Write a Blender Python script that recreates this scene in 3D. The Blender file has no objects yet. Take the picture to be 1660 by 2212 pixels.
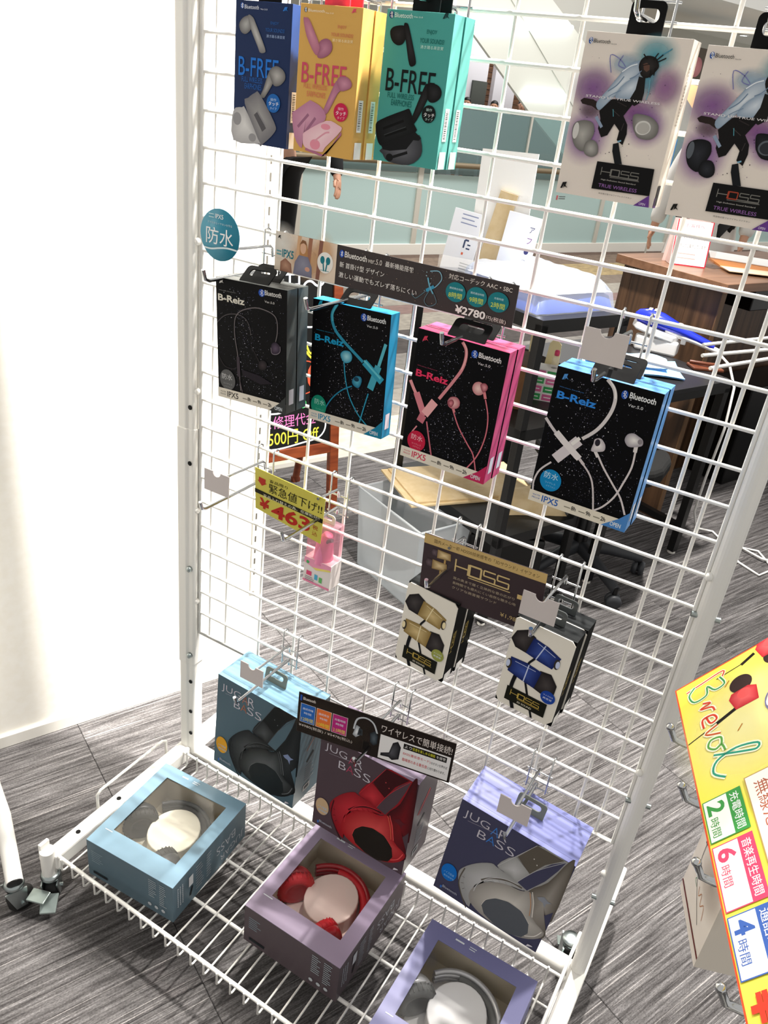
import bpy, bmesh, math, random
from math import radians as rad, sin, cos, pi
from mathutils import Matrix, Vector
random.seed(7)
S = bpy.context.scene
COL = S.collection

# ------------------------------------------------------------------ camera
cam_d = bpy.data.cameras.new('camera'); cam = bpy.data.objects.new('camera', cam_d); COL.objects.link(cam)
RW = ((0.8529, 0.5102, 0.1108), (0.3243, -0.3512, -0.8784), (-0.4093, 0.7851, -0.4650))   # right, down, forward
cr, cd, cf = [Vector(v).normalized() for v in RW]
cam.matrix_world = Matrix(((cr.x, -cd.x, -cf.x, 0.8267), (cr.y, -cd.y, -cf.y, -0.984), (cr.z, -cd.z, -cf.z, 1.4173), (0, 0, 0, 1)))
cam_d.sensor_fit = 'VERTICAL'; cam_d.sensor_height = 24.0; cam_d.lens = 1733.7 / 2212 * 24.0
cam_d.clip_start = 0.02; cam_d.clip_end = 100
S.camera = cam

# ------------------------------------------------------------------ world, lamps, exposure
W = bpy.data.worlds.new('world'); S.world = W; W.use_nodes = True
W.node_tree.nodes['Background'].inputs[0].default_value = (1.0, 0.975, 0.94, 1)
W.node_tree.nodes['Background'].inputs[1].default_value = 0.50
S.view_settings.view_transform = 'Standard'; S.view_settings.look = 'None'
S.view_settings.exposure = 0.35; S.view_settings.gamma = 1.0; S.view_settings.use_curve_mapping = False

E1 = Vector((0.41, 0.912, 0)).normalized(); E2 = Vector((-0.912, 0.41, 0)).normalized()
ROOM_ROT = math.atan2(E1.y, E1.x)
def RM(a, b, z=0.0): return E1 * a + E2 * b + Vector((0, 0, z))

def spot(name, loc, target, power, size_deg, radius, color=(1, 0.96, 0.9), blend=0.6):
    d = bpy.data.lights.new(name, 'SPOT'); d.energy = power; d.spot_size = rad(size_deg); d.spot_blend = blend
    d.shadow_soft_size = radius; d.color = color
    o = bpy.data.objects.new(name, d); COL.objects.link(o); o.location = loc
    o.rotation_euler = (Vector(target) - Vector(loc)).to_track_quat('-Z', 'Y').to_euler(); return o
spot('ceiling_spot', (0.35, 0.75, 2.75), (0.40, -0.1, 0.4), 190, 62, 0.03)
spot('ceiling_spot', (1.15, 0.65, 2.75), (0.75, 0.0, 0.4), 150, 60, 0.03)
spot('ceiling_spot', RM(1.5, 0.3, 2.75), RM(1.25, 0.5, 0.5), 400, 75, 0.05)
spot('wall_washer', (0.62, 0.22, 2.80), (-0.45, -0.02, 0.85), 620, 66, 0.05, blend=0.9)
spot('ceiling_spot', RM(3.6, 3.2, 4.3), RM(3.4, 3.2, 0), 500, 95, 0.3, (1, 0.98, 0.95))
def panel(name, loc, target, power, sx, sy, color=(1, 0.98, 0.95)):
    d = bpy.data.lights.new(name, 'AREA'); d.energy = power; d.shape = 'RECTANGLE'; d.size = sx; d.size_y = sy; d.color = color
    o = bpy.data.objects.new(name, d); COL.objects.link(o); o.location = loc; o.rotation_euler = (Vector(target) - Vector(loc)).to_track_quat('-Z', 'Y').to_euler(); return o
panel('mall_fill_light', RM(8.5, 6.9, 3.9), RM(8.5, 7.4, 0), 34, 6, 2)  # unseen fill light added over the void to brighten the background
panel('shop_ceiling_panel', RM(11.2, 11.0, 3.2), RM(11.2, 11.6, 0), 45, 3, 1)  # unseen fill light added to lift the far shop front
panel('walkway_fill_light', RM(6.5, 3.6, 3.9), RM(8.0, 8.0, 0.4), 130, 6, 1.2)  # unseen fill light added to brighten upright surfaces across the void

# ------------------------------------------------------------------ materials
def lin(c):
    if isinstance(c, str): c = [int(c[i:i + 2], 16) / 255 for i in (1, 3, 5)]
    return tuple((x / 12.92 if x <= 0.04045 else ((x + 0.055) / 1.055) ** 2.4) for x in c[:3])
MATS = {}
def mat(name, col='#808080', rough=0.5, metal=0.0, spec=0.5, coat=0.0, emit=None, estr=1.0, trans=0.0, alpha=1.0, ior=1.45):
    if name in MATS: return MATS[name]
    m = bpy.data.materials.new(name); m.use_nodes = True; b = m.node_tree.nodes['Principled BSDF']
    b.inputs['Base Color'].default_value = (*lin(col), 1); b.inputs['Roughness'].default_value = rough
    b.inputs['Metallic'].default_value = metal; b.inputs['Specular IOR Level'].default_value = spec
    b.inputs['Coat Weight'].default_value = coat; b.inputs['Coat Roughness'].default_value = 0.15
    b.inputs['Transmission Weight'].default_value = trans; b.inputs['Alpha'].default_value = alpha; b.inputs['IOR'].default_value = ior
    if emit: b.inputs['Emission Color'].default_value = (*lin(emit), 1); b.inputs['Emission Strength'].default_value = estr
    MATS[name] = m; return m
def noise_mat(name, c1, c2, scale, rough=0.6, stretch=(1, 1, 1), detail=4, lo=0.35, hi=0.65, bump=0.0, coat=0.0):
    m = mat(name, c1, rough, coat=coat); n = m.node_tree.nodes; l = m.node_tree.links; b = n['Principled BSDF']
    tc = n.new('ShaderNodeTexCoord'); mp = n.new('ShaderNodeMapping'); mp.inputs['Scale'].default_value = stretch
    nz = n.new('ShaderNodeTexNoise'); nz.inputs['Scale'].default_value = scale; nz.inputs['Detail'].default_value = detail
    cr_ = n.new('ShaderNodeValToRGB'); cr_.color_ramp.elements[0].position = lo; cr_.color_ramp.elements[1].position = hi
    cr_.color_ramp.elements[0].color = (*lin(c1), 1); cr_.color_ramp.elements[1].color = (*lin(c2), 1)
    l.new(tc.outputs['Object'], mp.inputs[0]); l.new(mp.outputs[0], nz.inputs[0]); l.new(nz.outputs[0], cr_.inputs[0]); l.new(cr_.outputs[0], b.inputs['Base Color'])
    if bump:
        bp = n.new('ShaderNodeBump'); bp.inputs['Strength'].default_value = bump; l.new(nz.outputs[0], bp.inputs['Height']); l.new(bp.outputs[0], b.inputs['Normal'])
    return m
def clear_mat(name, tint='#ffffff', gloss=0.12, rough=0.04, white=0.0, wcol='#ffffff'):
    """thin clear plastic / glass: transparent + a little gloss + optional milky diffuse"""
    if name in MATS: return MATS[name]
    m = bpy.data.materials.new(name); m.use_nodes = True; n = m.node_tree.nodes; l = m.node_tree.links; n.clear()
    out = n.new('ShaderNodeOutputMaterial'); t = n.new('ShaderNodeBsdfTransparent'); t.inputs[0].default_value = (*lin(tint), 1)
    g = n.new('ShaderNodeBsdfGlossy'); g.inputs['Roughness'].default_value = rough
    d = n.new('ShaderNodeBsdfDiffuse'); d.inputs[0].default_value = (*lin(wcol), 1)
    m1 = n.new('ShaderNodeMixShader'); m1.inputs[0].default_value = gloss; l.new(t.outputs[0], m1.inputs[1]); l.new(g.outputs[0], m1.inputs[2])
    m2 = n.new('ShaderNodeMixShader'); m2.inputs[0].default_value = white; l.new(m1.outputs[0], m2.inputs[1]); l.new(d.outputs[0], m2.inputs[2])
    l.new(m2.outputs[0], out.inputs[0]); MATS[name] = m; return m
def print_mats():
    m = mat('print_ink', '#ffffff', 0.45, spec=0.18); n = m.node_tree.nodes; l = m.node_tree.links
    a = n.new('ShaderNodeAttribute'); a.attribute_name = 'Col'; l.new(a.outputs['Color'], n['Principled BSDF'].inputs['Base Color'])
    g = mat('print_soft_ink', '#ffffff', 0.45, spec=0.18); n = g.node_tree.nodes; l = g.node_tree.links
    a = n.new('ShaderNodeAttribute'); a.attribute_name = 'Col'; l.new(a.outputs['Color'], n['Principled BSDF'].inputs['Base Color']); l.new(a.outputs['Alpha'], n['Principled BSDF'].inputs['Alpha'])
    return m, g
PRINT, SOFT = print_mats()
WHITE = mat('white_powder_coat', '#f1efe9', 0.35, spec=0.5)
CHROME = mat('chrome', '#c9cbcc', 0.16, 1.0)
STEEL = mat('zinc_steel', '#a9b2b2', 0.3, 1.0)
BLACKP = mat('black_plastic', '#0d0d0e', 0.35)
RUBBER = mat('black_rubber', '#141414', 0.6)
CARD = mat('ticket_card', '#cfc6c4', 0.5)
CLEAR = clear_mat('clear_plastic', gloss=0.10, white=0.03)
FILM = clear_mat('window_film', gloss=0.035, rough=0.12, white=0.0)

# ------------------------------------------------------------------ mesh helpers
def shell(n, pts, r):
    """sweep helper: list of rings round a polyline"""
    P = [Vector(p) for p in pts]; rings = []; up = None
    for i, p in enumerate(P):
        if i == 0: t = P[1] - p
        elif i == len(P) - 1: t = p - P[-2]
        else: t = (P[i + 1] - p).normalized() + (p - P[i - 1]).normalized()
        t.normalize()
        if up is None:
            up = Vector((0, 0, 1)) if abs(t.z) < 0.9 else Vector((1, 0, 0))
        x = t.cross(up)
        if x.length < 1e-4: x = t.orthogonal()
        x.normalize(); y = x.cross(t).normalized(); up = y
        rr = r[i] if isinstance(r, (list, tuple)) else r
        rings.append([p + x * (rr * cos(2 * pi * k / n)) + y * (rr * sin(2 * pi * k / n)) for k in range(n)])
    return rings
class MB:
    def __init__(s): s.v = []; s.f = []; s.mi = []; s.sm = []; s.m = 0
    def mat(s, i): s.m = i; return s
    def add(s, vs, fs, smooth=False, M=None):
        o = len(s.v)
        for v in vs: s.v.append(tuple(M @ Vector(v)) if M else tuple(v))
        for f in fs: s.f.append(tuple(i + o for i in f)); s.mi.append(s.m); s.sm.append(smooth)
        return s
    def box(s, x0, x1, y0, y1, z0, z1, M=None):
        return s.add([(x0, y0, z0), (x1, y0, z0), (x1, y1, z0), (x0, y1, z0), (x0, y0, z1), (x1, y0, z1), (x1, y1, z1), (x0, y1, z1)],
                     [(3, 2, 1, 0), (4, 5, 6, 7), (0, 1, 5, 4), (1, 2, 6, 5), (2, 3, 7, 6), (3, 0, 4, 7)], False, M)
    def tube(s, pts, r, n=8, caps=True, M=None):
        R = shell(n, pts, r); vs = [p for ring in R for p in ring]; fs = []
        for i in range(len(R) - 1):
            for k in range(n): fs.append((i * n + k, i * n + (k + 1) % n, (i + 1) * n + (k + 1) % n, (i + 1) * n + k))
        s.add(vs, fs, True, M)
        if caps: s.add(R[0], [tuple(range(n))[::-1]], False, M); s.add(R[-1], [tuple(range(n))], False, M)
        return s
    def cyl(s, p0, p1, r, n=16, M=None): return s.tube([p0, p1], r, n, True, M)
    def lathe(s, prof, n=24, M=None, smooth=True):
        vs = [(r * cos(2 * pi * k / n), r * sin(2 * pi * k / n), z) for r, z in prof for k in range(n)]; fs = []
        for i in range(len(prof) - 1):
            for k in range(n): fs.append((i * n + k, i * n + (k + 1) % n, (i + 1) * n + (k + 1) % n, (i + 1) * n + k))
        fs.append(tuple(range(n))[::-1]); fs.append(tuple(range((len(prof) - 1) * n, len(prof) * n)))
        return s.add(vs, fs, smooth, M)
    def prism(s, poly, z0, z1, M=None):
        n = len(poly); vs = [(x, y, z0) for x, y in poly] + [(x, y, z1) for x, y in poly]
        return s.add(vs, [tuple(range(n))[::-1], tuple(range(n, 2 * n))] + [(i, (i + 1) % n, n + (i + 1) % n, n + i) for i in range(n)], False, M)
    def blob(s, c, rx, ry, rz, n=16, m=10, M=None):
        vs = []; fs = []
        for i in range(m + 1):
            t = pi * i / m
            for k in range(n): vs.append((c[0] + rx * sin(t) * cos(2 * pi * k / n), c[1] + ry * sin(t) * sin(2 * pi * k / n), c[2] + rz * cos(t)))
        for i in range(m):
            for k in range(n): fs.append((i * n + k, (i + 1) * n + k, (i + 1) * n + (k + 1) % n, i * n + (k + 1) % n))
        return s.add(vs, fs, True, M)
    def mesh(s, name):
        me = bpy.data.meshes.new(name); me.from_pydata(s.v, [], s.f)
        me.polygons.foreach_set('material_index', s.mi); me.polygons.foreach_set('use_smooth', s.sm); me.update(); return me
def obj(name, mb, mats, parent=None, loc=None, rot=None, M=None, bevel=0.0, seg=2, fix=True):
    me = mb.mesh(name) if isinstance(mb, MB) else mb
    if fix and isinstance(mb, MB):
        bm = bmesh.new(); bm.from_mesh(me); bmesh.ops.recalc_face_normals(bm, faces=bm.faces); bm.to_mesh(me); bm.free()
    for m in (mats if isinstance(mats, (list, tuple)) else [mats]):
        if len(me.materials) < 16 and isinstance(mb, MB): me.materials.append(m)
    o = bpy.data.objects.new(name, me); COL.objects.link(o)
    if parent: o.parent = parent
    if M is not None: o.matrix_local = M
    if loc is not None: o.location = loc
    if rot is not None: o.rotation_euler = rot
    if bevel:
        b = o.modifiers.new('bevel', 'BEVEL'); b.width = bevel; b.segments = seg; b.limit_method = 'ANGLE'; b.angle_limit = rad(40)
    return o
def thing(name, label, cat, loc=(0, 0, 0), rot=(0, 0, 0), group=None):
    o = bpy.data.objects.new(name, None); o.empty_display_size = 0.05; COL.objects.link(o); o.location = loc; o.rotation_euler = rot
    o['label'] = label; o['category'] = cat
    if group: o['group'] = group
    return o
def tag(o, label, cat, group=None):
    o['label'] = label; o['category'] = cat
    if group: o['group'] = group
    return o
def struct(o): o['kind'] = 'structure'; return o
def inst(o, parent, M=None, loc=None):
    c = o.copy(); COL.objects.link(c); c.parent = parent
    if M is not None: c.matrix_local = M
    if loc is not None: c.location = loc
    return c

# ------------------------------------------------------------------ flat print: text, shapes and pictures as ink on a face
_fc = bpy.data.curves.new('font_probe', 'FONT'); _fo = bpy.data.objects.new('font_probe', _fc)
_TX = {}
def text_geo(txt, st=''):
    k = (txt, st)
    if k in _TX: return _TX[k]
    _fc.body = txt; _fc.resolution_u = 3; _fc.offset = {'b': 0.018, 'h': 0.03, 'j': -0.012, 'w': -0.004}.get(st, 0.004)
    if any(ord(c) > 0x2E80 for c in txt): _fc.offset = min(_fc.offset, 0.002)
    me = bpy.data.meshes.new_from_object(_fo)
    vs = [(v.co.x, v.co.y) for v in me.vertices]; fs = [tuple(p.vertices) for p in me.polygons]
    bpy.data.meshes.remove(me)
    if not vs: _TX[k] = None; return None
    x0 = min(v[0] for v in vs); x1 = max(v[0] for v in vs); y0 = min(v[1] for v in vs); y1 = max(v[1] for v in vs)
    vs = [((x - x0) / max(x1 - x0, 1e-6), (y - y0) / max(y1 - y0, 1e-6)) for x, y in vs]
    _TX[k] = (vs, fs); return _TX[k]
def smooth_loop(P):
    n = len(P); q = []
    for i in range(n):
        p0, p1, p2, p3 = P[i - 1], P[i], P[(i + 1) % n], P[(i + 2) % n]
        for t in (0, 0.33, 0.67): q.append(tuple(0.5 * (2 * p1[k] + (p2[k] - p0[k]) * t + (2 * p0[k] - 5 * p1[k] + 4 * p2[k] - p3[k]) * t * t + (3 * p1[k] - p0[k] - 3 * p2[k] + p3[k]) * t ** 3) for k in (0, 1)))
    return q
class Ink:
    """collects coloured flat shapes in face coordinates (u right, v up, metres); every shape lies a hair above the one before"""
    def __init__(s, off=0.0004, step=0.00002): s.v = []; s.f = []; s.c = []; s.mi = []; s.z = off; s.st = step
    def _push(s, pts, faces, cols, soft=False):
        o = len(s.v); s.z += s.st
        for p in pts: s.v.append((p[0], -s.z, p[1]))
        for f in faces: s.f.append(tuple(i + o for i in f)); s.mi.append(1 if soft else 0)
        s.c += cols
    def poly(s, col, pts): c = (*lin(col), 1); s._push(pts, [tuple(range(len(pts)))], [c] * len(pts)); return s
    def rect(s, col, x0, y0, x1, y1): return s.poly(col, [(x0, y0), (x1, y0), (x1, y1), (x0, y1)])
    def fan(s, c1, c2, pts):
        n = len(pts); cx = sum(p[0] for p in pts) / n; cy = sum(p[1] for p in pts) / n
        s._push([(cx, cy)] + list(pts), [(0, 1 + i, 1 + (i + 1) % n) for i in range(n)], [(*lin(c1), 1)] + [(*lin(c2), 1)] * n); return s
    def ell(s, col, cx, cy, rx, ry, n=28): return s.poly(col, [(cx + rx * cos(2 * pi * i / n), cy + ry * sin(2 * pi * i / n)) for i in range(n)])
    def ring(s, col, cx, cy, rx, ry, w, n=28): return s.stroke(col, w, [(cx + rx * cos(2 * pi * i / n), cy + ry * sin(2 * pi * i / n)) for i in range(n + 1)])
    def glow(s, c, cx, cy, rx, ry, a=0.85, n=24):
        pts = [(cx, cy)]; cols = [(*lin(c), a)]; fs = []
        for j, (q, al) in enumerate(((0.5, a * 0.62), (0.8, a * 0.18), (1.0, 0.0))):
            for i in range(n): pts.append((cx + q * rx * cos(2 * pi * i / n), cy + q * ry * sin(2 * pi * i / n))); cols.append((*lin(c), al))
        for i in range(n):
            fs.append((0, 1 + i, 1 + (i + 1) % n))
            for j in range(2): fs.append((1 + j * n + i, 1 + (j + 1) * n + i, 1 + (j + 1) * n + (i + 1) % n, 1 + j * n + (i + 1) % n))
        s._push(pts, fs, cols, True); return s
    def stroke(s, col, w, pts):
        c = (*lin(col), 1); n = len(pts)
        if n > 2 and n < 14:      # Catmull-Rom smoothing
            q = []
            for i in range(n - 1):
                p0 = pts[max(i - 1, 0)]; p1 = pts[i]; p2 = pts[i + 1]; p3 = pts[min(i + 2, n - 1)]
                for t in (0, 0.25, 0.5, 0.75):
                    q.append(tuple(0.5 * (2 * p1[k] + (p2[k] - p0[k]) * t + (2 * p0[k] - 5 * p1[k] + 4 * p2[k] - p3[k]) * t * t + (3 * p1[k] - p0[k] - 3 * p2[k] + p3[k]) * t ** 3) for k in (0, 1)))
            q.append(tuple(pts[-1])); pts = q; n = len(pts)
        L = []
        for i in range(n):
            a = Vector(pts[max(i - 1, 0)]); b = Vector(pts[min(i + 1, n - 1)]); d = (b - a)
            d = d.normalized() if d.length > 1e-9 else Vector((1, 0)); nn = Vector((-d.y, d.x)) * (w / 2); p = Vector(pts[i])
            L += [tuple(p + nn), tuple(p - nn)]
        s._push(L, [(2 * i, 2 * i + 1, 2 * i + 3, 2 * i + 2) for i in range(n - 1)], [c] * len(L)); return s
    def line(s, col, w, pts):
        for a, b in zip(pts, pts[1:]): s.stroke(col, w, [a, b])
        return s
    def text(s, col, txt, x, y, w, h, st=''):
        g = text_geo(txt, st)
        if g: s._push([(x + a * w, y + b * h) for a, b in g[0]], g[1], [(*lin(col), 1)] * len(g[0]))
        return s
    def ctext(s, col, txt, cx, cy, w, h, st=''): return s.text(col, txt, cx - w / 2, cy - h / 2, w, h, st)
    def speck(s, cols, n, x0, x1, y0, y1, r0, r1, rnd, dens=None):
        pts = []; fs = []; cc = []
        for _ in range(n):
            x = rnd.uniform(x0, x1); y = rnd.uniform(y0, y1)
            if dens and rnd.random() > dens(x, y): continue
            r = r0 + (r1 - r0) * rnd.random() ** 3; o = len(pts); pts += [(x - r, y), (x, y - r), (x + r, y), (x, y + r)]; fs.append((o, o + 1, o + 2, o + 3)); cc += [(*lin(rnd.choice(cols)), 1)] * 4
        s._push(pts, fs, cc); return s
    def art(s, items, cmap=None, sc=1.0):
        g = lambda c: (cmap or {}).get(c, c) if not c.startswith('#') else c
        q = lambda P: [(a * 0.001 * sc, b * 0.001 * sc) for a, b in P]; k = 0.001 * sc
        for it in items:
            t = it[0]
            if t == 'p': s.poly(g(it[1]), q(it[2]))
            elif t == 'g': s.fan(g(it[1]), g(it[2]), smooth_loop(q(it[3])))
            elif t == 's': s.stroke(g(it[1]), it[2] * k, q(it[3]))
            elif t == 'e': s.ell(g(it[1]), it[2] * k, it[3] * k, it[4] * k, it[5] * k)
            elif t == 'h': s.glow(g(it[1]), it[3] * k, it[4] * k, it[5] * k, it[6] * k)
            elif t == 't': s.text(g(it[1]), it[2], it[3] * k, it[4] * k, it[5] * k, it[6] * k, it[7])
        return s
    def hdss(s, x, y, w, h, col, dcol=None, t=None):      # squared thin-line logo H D S S
        t = t or h * 0.11; u = w / 4; d = dcol or col
        s.line(col, t, [(x, y), (x, y + h)]); s.line(col, t, [(x, y + h * 0.45), (x + u, y + h * 0.45)])
        s.line(d, t * 1.3, [(x + u, y), (x + u, y + h * 0.86), (x + 1.86 * u, y + h * 0.86), (x + 1.86 * u, y + h * 0.04), (x + u, y + h * 0.04)]); s.line(d, t * 2.2, [(x + u, y), (x + u, y + h * 0.9)])
        for i in (2.05, 3.02):
            a = x + i * u; b = a + u * 0.82; s.line(col, t, [(b, y + h * 0.86), (a, y + h * 0.86), (a, y + h * 0.45), (b, y + h * 0.45), (b, y + h * 0.04), (a - u * 0.2, y + h * 0.04)])
        s.line(col, t * 0.6, [(x + u, y - h * 0.14), (x + w, y - h * 0.14)]); return s
    def bars(s, cols, x, y, w, n, dy, h, rnd):      # rows of print too small to read
        for i in range(n): s.rect(cols, x, y - i * dy, x + w * rnd.uniform(0.6, 1), y - i * dy + h)
        return s
    def barcode(s, x, y, w, h, rnd):
        s.rect('#f2f0ec', x, y, x + w, y + h); a = y + h * 0.08
        while a < y + h * 0.92:
            t = rnd.uniform(0.0006, 0.0016); s.rect('#1a1a1a', x + w * 0.15, a, x + w * 0.7, a + t * 0.6); a += t + rnd.uniform(0.0004, 0.001)
        return s
    def build(s, name, parent, M=None):
        me = bpy.data.meshes.new(name); me.from_pydata(s.v, [], s.f); me.materials.append(PRINT); me.materials.append(SOFT)
        me.polygons.foreach_set('material_index', s.mi)
        ca = me.color_attributes.new('Col', 'FLOAT_COLOR', 'POINT'); flat = []
        for c in s.c: flat += c
        ca.data.foreach_set('color', flat); me.update()
        o = bpy.data.objects.new(name, me); COL.objects.link(o); o.parent = parent
        if M is not None: o.matrix_local = M
        return o
FACE_R = lambda w, d: Matrix.Translation((w, 0, 0)) @ Matrix.Rotation(rad(90), 4, 'Z')     # right side of a carton

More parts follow.
